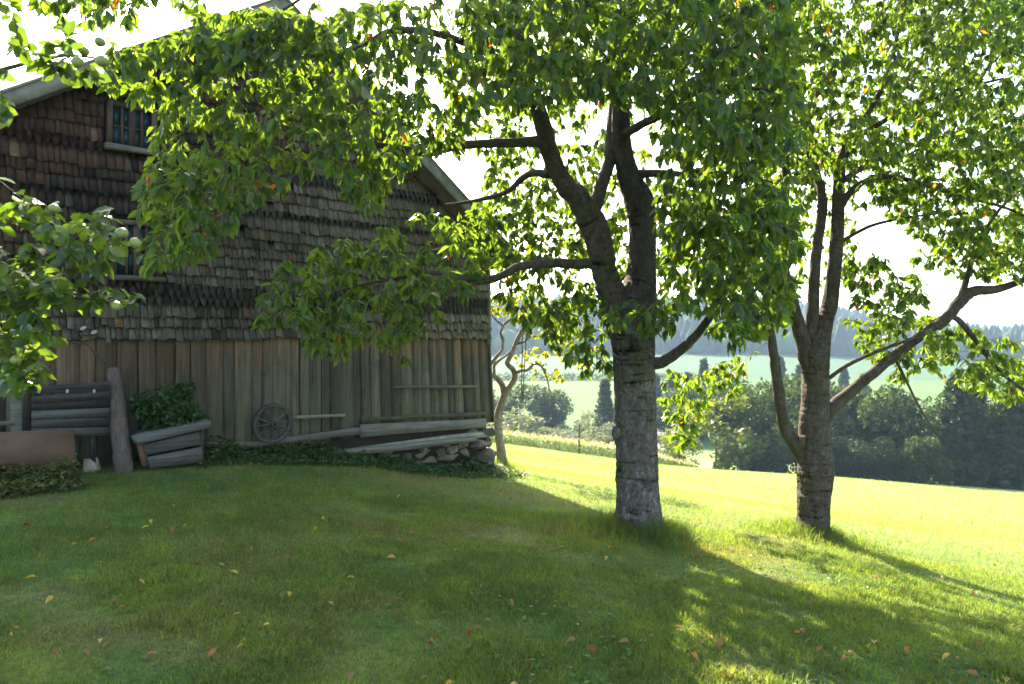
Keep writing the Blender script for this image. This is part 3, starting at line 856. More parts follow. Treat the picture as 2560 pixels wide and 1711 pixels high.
# the bush growing out of the planter
bx0, bz0 = wall_at(420, 1085, .38)
shrub = empty("shrub", b2w(bx0, -0.38, bz0 - 0.12)); tag(shrub, "dense dark green leafy bush growing out of the tilted planter", "bush")
r1 = np.random.default_rng(31)
cs, rr_ = [], []
for (a, b, r_) in ((360, 1010, .13), (395, 1000, .17), (440, 990, .15), (460, 975, .10), (380, 1040, .16), (430, 1035, .19), (470, 1030, .13), (350, 1020, .09), (465, 1055, .10), (400, 1065, .13), (500, 1050, .06), (515, 1060, .05)):
    x_, z_ = wall_at(a, b, .38); cs.append(b2w(x_, -.38 + r1.uniform(-.1, .1), z_)); rr_.append((r_, r_, r_))
leaf_cloud("foliage", cs, rr_, 2600, r1, (.035, .07), ((.020, .060, .014), (.045, .115, .028)), M_WEED, shrub, .55, .2, shrub.location)
for k in range(7):
    q = np.array(cs[k]) - np.array(shrub.location); s0 = np.array([q[0] * .25, q[1] * .25, 0.0])
    v, f = tube(np.array([s0, s0 * .5 + q * .5 + [0, 0, .03], q]), [.010, .008, .004], 5)
    link("stem", np_mesh("stem", v, [f], None, True), M_TWIG, shrub)

# leaning round post beside the planter and dark board gate
p0 = wall_at(312, 1168, .55); p1 = wall_at(283, 925, .20)
pw0 = b2w(p0[0], -.55, 0); pw0[2] = gz(pw0[0], pw0[1])
post = empty("wooden_post", pw0); tag(post, "thick brown leaning post standing beside the dark board gate", "post")
pw1 = b2w(p1[0], -.20, p1[1])
pp = np.array([(*(pw0 - [0, 0, .15]), .105), (*(pw0 * .7 + pw1 * .3), .095), (*(pw0 * .35 + pw1 * .65), .085), (*pw1, .075)])
limb(post, "shaft", pp, M_POST, 10, .10, 4, 5, False)
tp = pw1 + np.array([0, 0, .0]); v, f = tube(np.array([tp - [.0, 0, .02], tp + [0, 0, .012]]), [.077, .0], 10)
link("cap", np_mesh("cap", v - pw0, [f]), M_POST, post)
br = b2w(wall_at(205, 858, .2)[0], -.2, wall_at(205, 858, .2)[1]); mid = b2w(*(lambda q: (q[0], -.2, q[1]))(wall_at(262, 905, .2)))
v, f = tube(cr_spline(np.array([tp - [0, 0, .05], mid, b2w(*(lambda q: (q[0], -.2, q[1]))(wall_at(235, 880, .2))), br, b2w(*(lambda q: (q[0], -.2, q[1]))(wall_at(120, 862, .2)))]), 4), np.linspace(.02, .007, 17), 5)
link("dry_branch", np_mesh("dry_branch", v - pw0, [f], None, True), M_POST, post)

gate_x = wall_at(170, 1100, .35)[0]
gw = b2w(gate_x, -.35, 0); gate = empty("board_gate", gw, B_ANG); tag(gate, "low gate of dark weathered horizontal boards below the brown planks", "gate")
ys = [955, 980, 1000, 1022, 1046, 1070, 1094]
for k in range(6):
    L0, R0 = wall_at(78, ys[k] + 12 * (1 - k / 6), .35), wall_at(272, ys[k] - 2, .35); L1, R1 = wall_at(78, ys[k + 1] - 3 + 12 * (1 - k / 6) * .8, .35), wall_at(272, ys[k + 1] - 5, .35)
    y0 = -.03 + r1.normal(0, .008) - (0.02 if k == 0 else 0)
    v = [[L1[0], y0, L1[1]], [R1[0], y0, R1[1]], [R1[0], .0, R1[1]], [L1[0], .0, L1[1]], [L0[0], y0, L0[1]], [R0[0], y0, R0[1]], [R0[0], .0, R0[1]], [L0[0], .0, L0[1]]]
    v = np.array(v) - np.array([gate_x, 0, 0])
    link("board", np_mesh("board", v, [BOXF]), M_DARK_H if k < 3 else M_MID_H, gate)
for a in (95, 165, 232):
    q = wall_at(a, 1100, .35); zt = wall_at(a, 985, .35)[1]
    link("upright", box_mesh("upright", q[0] - gate_x - .03, q[0] - gate_x + .03, -.0, .03, bground(q[0], -.35) - .05, zt, .002), M_DARK_H, gate)
    me = bpy.data.meshes.new("hook"); bm = bmesh.new(); bmesh.ops.create_uvsphere(bm, u_segments=8, v_segments=6, radius=.015); bmesh.ops.scale(bm, vec=(1, .7, 1.6), verts=bm.verts)
    zk = wall_at(a, 978, .35)[1]; bmesh.ops.translate(bm, vec=(q[0] - gate_x, -.06, zk), verts=bm.verts); bm.to_mesh(me); bm.free(); link("hook", me, M_CERAMIC, gate)
# shorter stake left of the gate
q = wall_at(40, 1100, .3); sk = empty("fence_stake", b2w(q[0], -.3, bground(q[0], -.3)), B_ANG); tag(sk, "short grey stake left of the dark board gate", "stake")
link("stake", box_mesh("stake", -.05, .05, -.04, .04, -.2, wall_at(40, 1000, .3)[1] - sk.location[2], .006, .006), M_GREY_H, sk)
link("ledge", box_mesh("ledge", -.9, -.02, -.05, -.01, wall_at(20, 1062, .3)[1] - sk.location[2], wall_at(20, 1052, .3)[1] - sk.location[2], .004), M_VERGE, sk)

# leaning brown panel
bw0, bw1 = wall_at(-80, 1150, .75), wall_at(192, 1168, .75)
bt0, bt1 = wall_at(-80, 1085, .45), wall_at(184, 1073, .45)
pb = b2w(bw1[0], -.75, bw1[1] - .03); panel = empty("leaning_panel", pb, B_ANG); tag(panel, "plain reddish brown wooden panel leaning in front of the gate", "panel")
v = np.array([[bw0[0], -.75, bw0[1] - .06], [bw1[0], -.75, bw1[1] - .06], [bw1[0], -.72, bw1[1] - .06], [bw0[0], -.72, bw0[1] - .06], [bt0[0], -.45, bt0[1]], [bt1[0], -.45, bt1[1]], [bt1[0], -.42, bt1[1]], [bt0[0], -.42, bt0[1]]])
v -= np.array([bw1[0], -.75, bw1[1] - .03])
link("sheet", np_mesh("sheet", v, [BOXF]), M_PANEL, panel)
# pale stone in the grass
q = ground_at(228, 1178, 7.5); me = stone_mesh("boulder", .085, .08, .10, np.random.default_rng(8))
m = NT("pale_stone"); M_PALE = m.done(m.principled(m.ramp(m.noise(8, m.obj(), 5), [(.3, (.22, .17, .12)), (.7, (.42, .36, .28))]), .9))
o = link("boulder", me, M_PALE); o.location = (q[0], q[1], q[2] + .06); tag(o, "pale beige stone lying in the grass beside the brown panel", "stone")

# weeds and ivy along the foot of the wall
def weed_band(name, label, x0, x1, n, hmax, n0, n1, rng, tints, ll=(.03, .065), autumn=.02):
    x = rng.uniform(x0, x1, n); off = n0 + (n1 - n0) * rng.random(n) ** 1.4
    w = BC[None] + x[:, None] * BU - off[:, None] * BV
    hh = hmax * (0.25 + 1.1 * np.clip(fnoise(x * 2.2, off * 3, 77) - .2, 0, 1)) * (1 - 0.75 * (off - n0) / (n1 - n0))
    z = ground_z(w[:, 0], w[:, 1]) + hh * rng.random(n) ** .8
    org = np.stack([w[:, 0], w[:, 1], z], -1); dv = rng.normal(0, 1, (n, 3)); dv[:, 2] = np.abs(dv[:, 2]) * .5 + .1
    nm = rng.normal(0, .5, (n, 3)); nm[:, 2] += 1; ln = rng.uniform(*ll, n)
    mx = rng.random((n, 1)); t = (np.array(tints[0]) * (1 - mx) + np.array(tints[1]) * mx) * rng.uniform(.6, 1.2, (n, 1))
    au = rng.random(n) < autumn; t[au] = np.array([.24, .17, .06])
    return tag(link(name, leaves_mesh(name, leaf_verts(org, dv, nm, ln, ln * .62), t), M_WEED), label, "weeds", None, "stuff")
rw = np.random.default_rng(55)
weed_band("weeds", "low dark green weeds along the stone foot of the barn", -5.0, .35, 9000, .30, .05, .75, rw, ((.028, .062, .020), (.065, .125, .034)))
weed_band("bramble", "yellowish leafy brambles in front of the brown panel", wall_at(-60, 1170, .9)[0], wall_at(190, 1170, .9)[0], 2600, .40, .78, 1.4, rw, ((.05, .085, .02), (.13, .13, .035)), (.03, .06), .08)

# ------------------------------------------------------------------ the big cherry tree
b = ground_at(S(1462), S(1222), 7.5); D = b[1]; print("cherry base", b)
ch = empty("cherry_tree", b); tag(ch, "large forked cherry tree with thick lichen grey trunk on the lawn", "tree")
BR = []
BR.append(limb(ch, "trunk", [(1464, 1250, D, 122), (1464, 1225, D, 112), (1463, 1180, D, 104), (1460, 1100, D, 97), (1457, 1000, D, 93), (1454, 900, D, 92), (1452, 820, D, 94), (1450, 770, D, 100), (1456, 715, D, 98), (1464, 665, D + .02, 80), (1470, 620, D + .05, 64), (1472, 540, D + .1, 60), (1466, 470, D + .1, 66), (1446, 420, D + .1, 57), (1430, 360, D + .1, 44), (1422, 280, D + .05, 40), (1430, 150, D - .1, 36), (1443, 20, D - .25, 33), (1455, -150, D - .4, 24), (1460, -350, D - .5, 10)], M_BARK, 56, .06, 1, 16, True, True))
BR.append(limb(ch, "branch", [(1458, 880, D, 16), (1448, 835, D, 34), (1434, 785, D - .01, 62), (1416, 720, D - .02, 74), (1396, 660, D - .04, 64), (1384, 615, D - .06, 58), (1374, 560, D - .1, 60), (1352, 500, D - .15, 64), (1322, 455, D - .2, 52), (1285, 410, D - .28, 44), (1257, 340, D - .4, 42), (1236, 260, D - .55, 36), (1210, 180, D - .7, 30), (1190, 90, D - .8, 26), (1180, 0, D - .9, 22), (1165, -120, D - 1.0, 16), (1150, -260, D - 1.1, 8)], M_BARK_DARK, 14, .12, 2, 6))
BR.append(limb(ch, "branch", [(1358, 495, D - .12, 34), (1377, 430, D - .05, 30), (1396, 370, D + .1, 28), (1402, 290, D + .25, 24), (1404, 200, D + .4, 20), (1395, 80, D + .6, 15), (1380, -80, D + .8, 8)], M_BARK_DARK, 10, .1, 4, 5))
BR.append(limb(ch, "branch", [(1240, 325, D - .42, 30), (1200, 327, D - .6, 24), (1120, 330, D - .9, 20), (1040, 337, D - 1.1, 18), (985, 350, D - 1.25, 16), (900, 338, D - 1.4, 15), (815, 330, D - 1.5, 15), (750, 345, D - 1.55, 14), (690, 380, D - 1.6, 13), (610, 425, D - 1.6, 9), (530, 465, D - 1.6, 6), (450, 500, D - 1.6, 4)], M_BARK_DARK, 9, .12, 5, 5))
BR.append(limb(ch, "branch", [(1360, 606, D - .05, 26), (1310, 604, D - .1, 23), (1250, 604, D - .2, 22), (1190, 612, D - .3, 20), (1130, 640, D - .4, 17), (1060, 655, D - .5, 12), (1000, 690, D - .6, 9), (940, 760, D - .7, 5)], M_BARK_DARK, 9, .14, 6, 5))
BR.append(limb(ch, "branch", [(1150, 632, D - .38, 14), (1080, 640, D - .5, 11), (1000, 625, D - .6, 9), (900, 640, D - .7, 7), (800, 660, D - .75, 5), (680, 700, D - .8, 4)], M_BARK_DARK, 7, .1, 16, 5))
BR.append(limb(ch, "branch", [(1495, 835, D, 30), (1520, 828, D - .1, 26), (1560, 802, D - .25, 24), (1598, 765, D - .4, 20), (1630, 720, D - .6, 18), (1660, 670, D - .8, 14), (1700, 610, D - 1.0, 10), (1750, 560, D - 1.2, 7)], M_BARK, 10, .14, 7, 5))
BR.append(limb(ch, "branch", [(1446, 398, D + .1, 20), (1490, 398, D, 19), (1530, 397, D - .1, 16), (1600, 402, D - .4, 13), (1680, 396, D - .7, 10), (1770, 420, D - 1.0, 7)], M_BARK_DARK, 8, .1, 8, 5))
BR.append(limb(ch, "branch", [(1426, 310, D + .05, 22), (1500, 270, D - .4, 18), (1580, 220, D - .9, 14), (1680, 200, D - 1.3, 10), (1780, 210, D - 1.6, 6)], M_BARK_DARK, 8, .1, 9, 5))
BR.append(limb(ch, "branch", [(1226, 220, D - .6, 24), (1130, 130, D - 1.0, 19), (1010, 80, D - 1.4, 16), (900, 70, D - 1.8, 13), (820, 110, D - 2.0, 9), (740, 130, D - 2.1, 6), (600, 110, D - 2.1, 4)], M_BARK_DARK, 8, .14, 10, 5))
BR.append(limb(ch, "branch", [(1195, 100, D - .8, 20), (1100, 20, D - 1.2, 16), (960, -50, D - 1.5, 12), (800, -60, D - 1.7, 9), (620, 40, D - 1.8, 6), (480, 110, D - 1.8, 4)], M_BARK_DARK, 8, .14, 11, 5))
BR.append(limb(ch, "branch", [(1443, 40, D - .25, 26), (1540, -40, D - .7, 20), (1660, -90, D - 1.1, 15), (1800, -100, D - 1.4, 10), (1900, -60, D - 1.6, 6)], M_BARK_DARK, 8, .12, 12, 5))
BR.append(limb(ch, "branch", [(1258, 400, D - .3, 20), (1210, 400, D - .1, 16), (1160, 440, D + .2, 12), (1090, 460, D + .5, 9), (1020, 470, D + .7, 6)], M_BARK_DARK, 7, .12, 13, 5))
BR.append(limb(ch, "branch", [(1400, 200, D + .4, 18), (1330, 140, D + .9, 14), (1230, 200, D + 1.4, 10), (1130, 240, D + 1.8, 6)], M_BARK_DARK, 7, .12, 14, 5))
BR.append(limb(ch, "branch", [(1474, 560, D + .1, 20), (1530, 520, D + .6, 14), (1600, 500, D + 1.0, 10), (1680, 480, D + 1.4, 6)], M_BARK_DARK, 7, .12, 15, 5))
# a burl on the trunk's left side
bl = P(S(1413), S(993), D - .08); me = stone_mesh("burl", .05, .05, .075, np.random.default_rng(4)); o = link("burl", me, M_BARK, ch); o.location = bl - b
rt = np.random.default_rng(21)
Z = [
    ([(1060, -60), (1500, -60), (1500, 230), (1300, 220), (1060, 260)], D - 2.6, D - .3, 300, .30),
    ([(1480, -60), (1830, -60), (1830, 330), (1720, 400), (1520, 300)], D - 2.6, D + .3, 360, .30),
    ([(1060, -60), (1800, -60), (1800, 330), (1060, 330)], D + .2, D + 1.8, 260, .38),
    ([(760, 20), (1060, -20), (1090, 330), (960, 360), (820, 500), (740, 330), (690, 280)], D - 2.5, D - .7, 180, .40),
    ([(520, 60), (760, 60), (760, 360), (560, 480), (470, 580), (330, 620), (300, 470), (350, 350), (370, 240), (460, 150)], D - 2.3, D - .9, 225, .52),
    ([(240, 100), (560, 60), (500, 190), (400, 210), (330, 230), (230, 190)], D - 2.2, D - 1.4, 60, .2),
    ([(80, -30), (460, -40), (470, 20), (300, 50), (80, 60)], D - 2.2, D - 1.4, 26, .3),
    ([(440, 30), (760, 0), (760, 110), (460, 150)], D - 2.3, D - 1.2, 90, .25),
    ([(580, 730), (650, 590), (800, 545), (1000, 470), (1095, 560), (1095, 650), (980, 740), (940, 830), (830, 780), (760, 830), (680, 760)], D - 1.5, D - .1, 150, .50),
    ([(1000, 520), (1130, 470), (1350, 520), (1350, 700), (1200, 760), (1110, 640)], D + .2, D + 1.8, 130, .36),
    ([(1090, 330), (1240, 340), (1330, 520), (1090, 520)], D + .4, D + 2.0, 70, .42),
    ([(1300, 640), (1400, 690), (1400, 860), (1330, 850), (1220, 760)], D - .2, D + .8, 45, .35),
    ([(1385, 690), (1560, 680), (1540, 760), (1440, 770), (1390, 740)], D - 1.2, D - .6, 16, .1),
    ([(1510, 400), (1760, 390), (1840, 560), (1800, 720), (1680, 790), (1560, 690), (1510, 560)], D - 2.0, D - .4, 200, .34),
    ([(1500, 420), (1740, 420), (1740, 720), (1520, 700)], D + .3, D + 1.6, 80, .42),
    ([(1050, -60), (1800, -60), (1800, 700), (1500, 640), (1350, 620), (1100, 620)], D + 1.0, D + 3.0, 210, .3),
    ([(1250, 330), (1480, 330), (1480, 650), (1380, 640), (1300, 480)], D + 1.2, D + 3.0, 110, .36),
    ([(1500, 250), (1800, 250), (1830, 620), (1640, 560), (1510, 420)], D - 2.2, D - .8, 70, .34),
    ([(900, -560), (1900, -560), (1900, -60), (700, -60)], D - 2.2, D + 2.8, 480, .25),
]
T = np.vstack([zone_points(p, d0, d1, int(n * 1.75), rt, c * .75, 60 + i) for i, (p, d0, d1, n, c) in enumerate(Z)])
print("cherry leaves", grow(ch, skeleton(BR), T, rt, tints=((.027, .063, .021), (.056, .104, .028)), leaf_mat=M_LEAF, twig_mat=M_TWIG))

# ------------------------------------------------------------------ the second, slimmer tree
b = ground_at(S(1862), S(1230), 8.6); E = b[1]; print("second base", b)
ct = empty("cherry_tree", b); tag(ct, "slimmer cherry tree with brown bulging trunk and a long low side bough", "tree")
BR = []
BR.append(limb(ct, "trunk", [(1862, 1255, E, 84), (1862, 1228, E, 72), (1863, 1170, E, 70), (1865, 1130, E, 73), (1869, 1085, E, 77), (1867, 1040, E, 71), (1864, 980, E, 62), (1868, 920, E, 60), (1868, 860, E, 60), (1870, 815, E, 62), (1878, 775, E, 50), (1892, 730, E, 36), (1902, 690, E, 34), (1914, 590, E, 30), (1920, 490, E, 28), (1924, 400, E, 24), (1944, 325, E - .05, 20), (1985, 265, E - .15, 15), (2030, 180, E - .3, 11), (2060, 60, E - .4, 8), (2080, -80, E - .5, 5)], M_BARK_DARK, 48, .09, 21, 16, True, True))
BR.append(limb(ct, "branch", [(1862, 880, E, 34), (1853, 830, E, 40), (1840, 780, E, 36), (1822, 720, E - .05, 30), (1808, 670, E - .1, 32), (1792, 600, E - .2, 24), (1795, 500, E - .3, 20), (1800, 400, E - .4, 16), (1780, 280, E - .5, 12), (1760, 160, E - .6, 8)], M_BARK_DARK, 10, .12, 22, 5))
BR.append(limb(ct, "branch", [(1866, 850, E, 34), (1864, 800, E, 36), (1862, 745, E, 30), (1864, 660, E, 25), (1872, 560, E + .05, 24), (1884, 470, E + .1, 22), (1872, 400, E + .15, 18), (1845, 320, E + .2, 14), (1830, 200, E + .3, 10), (1850, 80, E + .4, 7)], M_BARK_DARK, 10, .12, 23, 5))
BR.append(limb(ct, "branch", [(1872, 985, E, 36), (1905, 938, E, 30), (1960, 888, E - .05, 26), (2040, 822, E - .1, 24), (2110, 770, E - .15, 21), (2165, 732, E - .2, 24), (2198, 692, E - .2, 28), (2230, 668, E - .2, 24), (2290, 662, E - .25, 18), (2350, 640, E - .3, 14), (2450, 600, E - .4, 9), (2560, 560, E - .5, 5)], M_BARK_DARK, 12, .14, 25, 6))
BR.append(limb(ct, "branch", [(2176, 722, E - .2, 10), (2200, 738, E - .2, 14), (2240, 788, E - .25, 11), (2290, 850, E - .3, 9), (2346, 895, E - .35, 7), (2420, 940, E - .4, 5)], M_BARK_DARK, 8, .12, 26, 4))
BR.append(limb(ct, "branch", [(2200, 690, E - .2, 18), (2215, 640, E - .15, 14), (2240, 560, E - .1, 10), (2290, 480, E, 7), (2346, 430, E + .1, 4)], M_BARK_DARK, 8, .12, 27, 4))
BR.append(limb(ct, "branch", [(1850, 1060, E, 36), (1828, 1028, E - .04, 33), (1802, 988, E - .08, 30), (1788, 930, E - .1, 25), (1778, 850, E - .12, 24), (1768, 780, E - .15, 19), (1758, 700, E - .2, 13), (1740, 640, E - .3, 8)], M_BARK_DARK, 10, .14, 28, 5))
BR.append(limb(ct, "branch", [(1895, 870, E, 10), (1940, 838, E - .1, 9), (2000, 810, E - .2, 8), (2080, 780, E - .3, 6), (2150, 770, E - .3, 4)], M_BARK_DARK, 6, .1, 29, 4))
BR.append(limb(ct, "branch", [(1920, 480, E, 20), (1960, 430, E - .1, 15), (2020, 405, E - .2, 13), (2100, 418, E - .3, 12), (2200, 450, E - .4, 9), (2300, 475, E - .5, 7), (2400, 520, E - .6, 4)], M_BARK_DARK, 8, .12, 30, 4))
BR.append(limb(ct, "branch", [(1922, 420, E, 16), (2000, 370, E + .3, 12), (2100, 330, E + .6, 9), (2220, 300, E + .9, 7), (2340, 270, E + 1.1, 4)], M_BARK_DARK, 8, .12, 31, 4))
BR.append(limb(ct, "branch", [(1945, 325, E, 14), (2060, 260, E - .5, 11), (2180, 210, E - .9, 8), (2300, 180, E - 1.2, 5)], M_BARK_DARK, 8, .12, 32, 4))
BR.append(limb(ct, "branch", [(1918, 560, E, 10), (1990, 520, E - .1, 8), (2070, 500, E - .3, 6), (2150, 490, E - .4, 4)], M_BARK_DARK, 6, .12, 33, 4))
BR.append(limb(ct, "dead_branch", [(2050, 820, E - .1, 8), (2075, 870, E - .2, 6), (2110, 940, E - .3, 5), (2150, 1000, E - .35, 4), (2195, 1035, E - .4, 2)], M_BARK_DARK, 5, .1, 34, 4))
sk = skeleton(BR[:-1])
o = P(S(1826), S(1015), E - .1) * 0 + P(S(1836), S(1012), E - .12); me = stone_mesh("burl", .055, .05, .08, np.random.default_rng(14)); q = link("burl", me, M_BARK_DARK, ct); q.location = o - b
rt = np.random.default_rng(22)
Z = [
    ([(1780, -60), (2346, -60), (2400, 330), (2346, 420), (2180, 390), (2000, 350), (1840, 330), (1780, 200)], E - 1.9, E + .4, 420, .32),
    ([(1780, -60), (2346, -60), (2400, 380), (1860, 380)], E + .4, E + 2.2, 260, .36),
    ([(1750, -60), (2380, -60), (2380, 640), (2200, 520), (2000, 420), (1900, 560), (1750, 600)], E + .5, E + 2.6, 170, .32),
    ([(1740, 300), (1970, 300), (1960, 650), (1760, 680)], E + .8, E + 2.6, 100, .36),
    ([(1840, 300), (2346, 330), (2346, 470), (2050, 420), (1900, 430)], E - 1.0, E + .6, 90, .36),
    ([(1720, 330), (1850, 330), (1880, 420), (1800, 560), (1720, 500)], E - 1.0, E + 1.2, 70, .36),
    ([(2000, 390), (2346, 400), (2400, 620), (2230, 600), (2120, 560), (2060, 500), (1960, 460)], E - .8, E + 1.0, 150, .42),
    ([(2080, 540), (2380, 560), (2380, 650), (2250, 640), (2100, 600)], E - .6, E + .8, 50, .35),
    ([(1930, 600), (2010, 580), (2120, 640), (2125, 700), (2060, 745), (1950, 690)], E - .7, E + .2, 52, .3),
    ([(1700, 600), (1800, 560), (1810, 700), (1800, 800), (1720, 760)], E - .5, E + .6, 40, .36),
    ([(1920, 720), (2140, 720), (2110, 830), (2060, 880), (1970, 800)], E - .3, E + .8, 40, .34),
    ([(2110, 720), (2346, 780), (2400, 900), (2346, 930), (2200, 880), (2110, 840)], E - .6, E + .8, 90, .36),
    ([(1510, 830), (1600, 860), (1700, 800), (1720, 870), (1600, 960), (1590, 1020), (1540, 1030), (1520, 930)], E - .3, E + .9, 48, .34),
    ([(1800, 100), (2500, 100), (2500, -560), (1800, -560)], E - 1.8, E + 2.4, 290, .25),
    ([(2346, 100), (2700, 150), (2700, 800), (2370, 800)], E - 1.5, E + 1.5, 120, .3),
]
T = np.vstack([zone_points(p, d0, d1, int(n * 1.9), rt, c * .8, 90 + i) for i, (p, d0, d1, n, c) in enumerate(Z)])
print("second leaves", grow(ct, sk, T, rt, tints=((.028, .065, .022), (.056, .105, .029)), leaf_mat=M_LEAF, twig_mat=M_TWIG, kind="cherry2", n_obj=300, autumn=.008, per_tip=7, leaf_len=(.055, .125)))

# ------------------------------------------------------------------ gnarled little tree behind the barn corner
def spts(l, dd): return [(a / 1.0912, b_ / 1.0912, dd + e, w / 1.0912) for a, b_, e, w in l]
b = ground_at(1254, 1168, 14.5); G = b[1]; print("gnarled base", b)
gt = empty("gnarled_tree", b); tag(gt, "small crooked fruit tree with twisted bare boughs beside the barn corner", "tree")
BR = []
BR.append(limb(gt, "trunk", spts([(1254, 1180, 0, 30), (1254, 1160, 0, 25), (1252, 1120, 0, 22), (1246, 1080, 0, 21), (1246, 1040, 0, 21), (1254, 1010, 0, 20), (1262, 985, 0, 20), (1264, 968, 0, 22)], G), M_BARK_OLD, 14, .22, 41, 6, True, True))
BR.append(limb(gt, "branch", spts([(1262, 985, 0, 16), (1254, 960, 0, 14), (1240, 945, 0, 13), (1222, 932, 0, 11), (1216, 925, 0, 9), (1232, 905, .1, 9), (1243, 890, .1, 9), (1255, 875, .15, 8), (1257, 850, .2, 8), (1252, 830, .2, 7), (1262, 810, .2, 7), (1280, 795, .2, 6), (1285, 770, .3, 4)], G), M_BARK_OLD, 8, .18, 42, 5))
BR.append(limb(gt, "branch", spts([(1264, 985, 0, 16), (1274, 968, -.05, 15), (1286, 945, -.1, 15), (1283, 925, -.1, 13), (1268, 908, -.1, 12), (1277, 890, -.1, 12), (1285, 870, -.1, 12), (1296, 845, -.1, 11), (1306, 825, -.1, 9), (1320, 805, -.1, 7), (1345, 795, -.1, 5), (1365, 800, -.1, 4)], G), M_BARK_OLD, 8, .18, 43, 5))
BR.append(limb(gt, "branch", spts([(1284, 935, -.1, 10), (1300, 928, -.2, 9), (1320, 925, -.3, 8), (1335, 910, -.35, 7), (1352, 915, -.4, 6), (1365, 940, -.4, 5), (1372, 970, -.4, 4), (1375, 1015, -.4, 2)], G), M_BARK_OLD, 7, .18, 44, 5))
BR.append(limb(gt, "branch", spts([(1236, 938, 0, 8), (1236, 915, .1, 8), (1250, 900, .1, 7), (1265, 890, .1, 6), (1275, 880, 0, 6)], G), M_BARK_OLD, 7, .15, 45, 5))
BR.append(limb(gt, "branch", spts([(1290, 860, -.1, 8), (1310, 855, -.2, 7), (1330, 840, -.3, 5), (1365, 848, -.4, 4), (1395, 870, -.4, 3)], G), M_BARK_OLD, 6, .15, 46, 5))
BR.append(limb(gt, "branch", spts([(1258, 815, .2, 6), (1240, 800, .3, 5), (1225, 780, .4, 4), (1215, 760, .4, 3)], G), M_BARK_OLD, 6, .15, 47, 5))
rt = np.random.default_rng(23)
Z = [([(1105, 660), (1200, 670), (1240, 730), (1180, 740), (1115, 720)], G - .4, G + .5, 110, .3),
     ([(1200, 690), (1300, 700), (1340, 760), (1290, 800), (1210, 760)], G - .6, G + .4, 100, .36),
     ([(1180, 800), (1290, 790), (1290, 880), (1220, 870), (1170, 840)], G - .6, G + .2, 46, .36),
     ([(1280, 760), (1370, 790), (1350, 850), (1290, 830)], G - .7, G + .2, 36, .34)]
T = np.vstack([zone_points(p, d0, d1, n, rt, c, 130 + i) for i, (p, d0, d1, n, c) in enumerate(Z)])
print("gnarled leaves", grow(gt, skeleton(BR, .1), T, rt, twig_r=.007, leaf_len=(.05, .09), wratio=.55, per_tip=8, per_m=12, tints=((.075, .11, .025), (.13, .15, .04)), leaf_mat=M_LEAF, twig_mat=M_TWIG, kind="gnarled", n_obj=120))
# rope ends hanging from a bough
rope = empty("hanging_rope", P(1304, 1012, G - .5)); tag(rope, "dark doubled rope hanging from the boughs above the meadow", "rope")
for k, (pts) in enumerate(([(1306, 790), (1305, 900), (1303, 1010)], [(1318, 800), (1312, 900), (1307, 1000)])):
    w = np.array([P(a, c, G - .5) for a, c in pts]); v, f = tube(cr_spline(w, 4), np.full(9, .011), 5)
    link("strand", np_mesh("strand", v - np.array(rope.location), [f], None, True), M_POST, rope)

# ------------------------------------------------------------------ apple tree at the left edge, its trunk outside the frame
ab = np.array([-3.35, 3.5, 0]); ab[2] = gz(ab[0], ab[1])
at_ = empty("apple_tree", ab); tag(at_, "apple tree with round glossy leaves and pale green apples reaching in before the barn", "apple tree")
BR = []
AD = 3.25
def ap(px_, py_, d, r_): w = P(px_, py_, d); return (*w, r_)
BR.append(limb(at_, "trunk", [(ab[0], ab[1], ab[2] - .1, .15), (ab[0] + .03, ab[1], ab[2] + .5, .12), (ab[0] - .02, ab[1] - .03, ab[2] + 1.1, .11), (ab[0] + .05, ab[1], ab[2] + 1.6, .10), (ab[0], ab[1], ab[2] + 2.6, .06), (ab[0] + .1, ab[1], ab[2] + 3.4, .03)], M_BARK_DARK, 16, .12, 51, 6, False, True))
BR.append(limb(at_, "branch", [(ab[0] + .05, ab[1], ab[2] + 1.45, .05), ap(-260, 800, AD + .15, .035), ap(-60, 715, AD + .05, .022), ap(40, 685, AD, .014), ap(150, 635, AD, .010), ap(240, 610, AD, .007), ap(300, 595, AD, .004)], M_BARK_DARK, 8, .12, 52, 5, False))
BR.append(limb(at_, "branch", [(ab[0] + .05, ab[1], ab[2] + 1.35, .045), ap(-200, 900, AD - .05, .03), ap(-40, 760, AD - .1, .018), ap(80, 735, AD - .1, .010), ap(200, 745, AD - .1, .007), ap(300, 760, AD - .1, .004)], M_BARK_DARK, 8, .12, 53, 5, False))
BR.append(limb(at_, "branch", [(ab[0], ab[1], ab[2] + 2.6, .04), ap(-180, 260, AD + .1, .022), ap(-20, 185, AD, .012), ap(80, 155, AD - .02, .008), ap(160, 140, AD - .05, .007), ap(240, 145, AD - .08, .004)], M_BARK_DARK, 8, .12, 54, 5, False))
BR.append(limb(at_, "branch", [(ab[0], ab[1], ab[2] + 1.2, .035), ap(-160, 960, AD, .02), ap(-30, 880, AD - .05, .012), ap(50, 900, AD - .1, .007), ap(90, 960, AD - .1, .004)], M_BARK_DARK, 8, .12, 55, 5, False))
rt = np.random.default_rng(24)
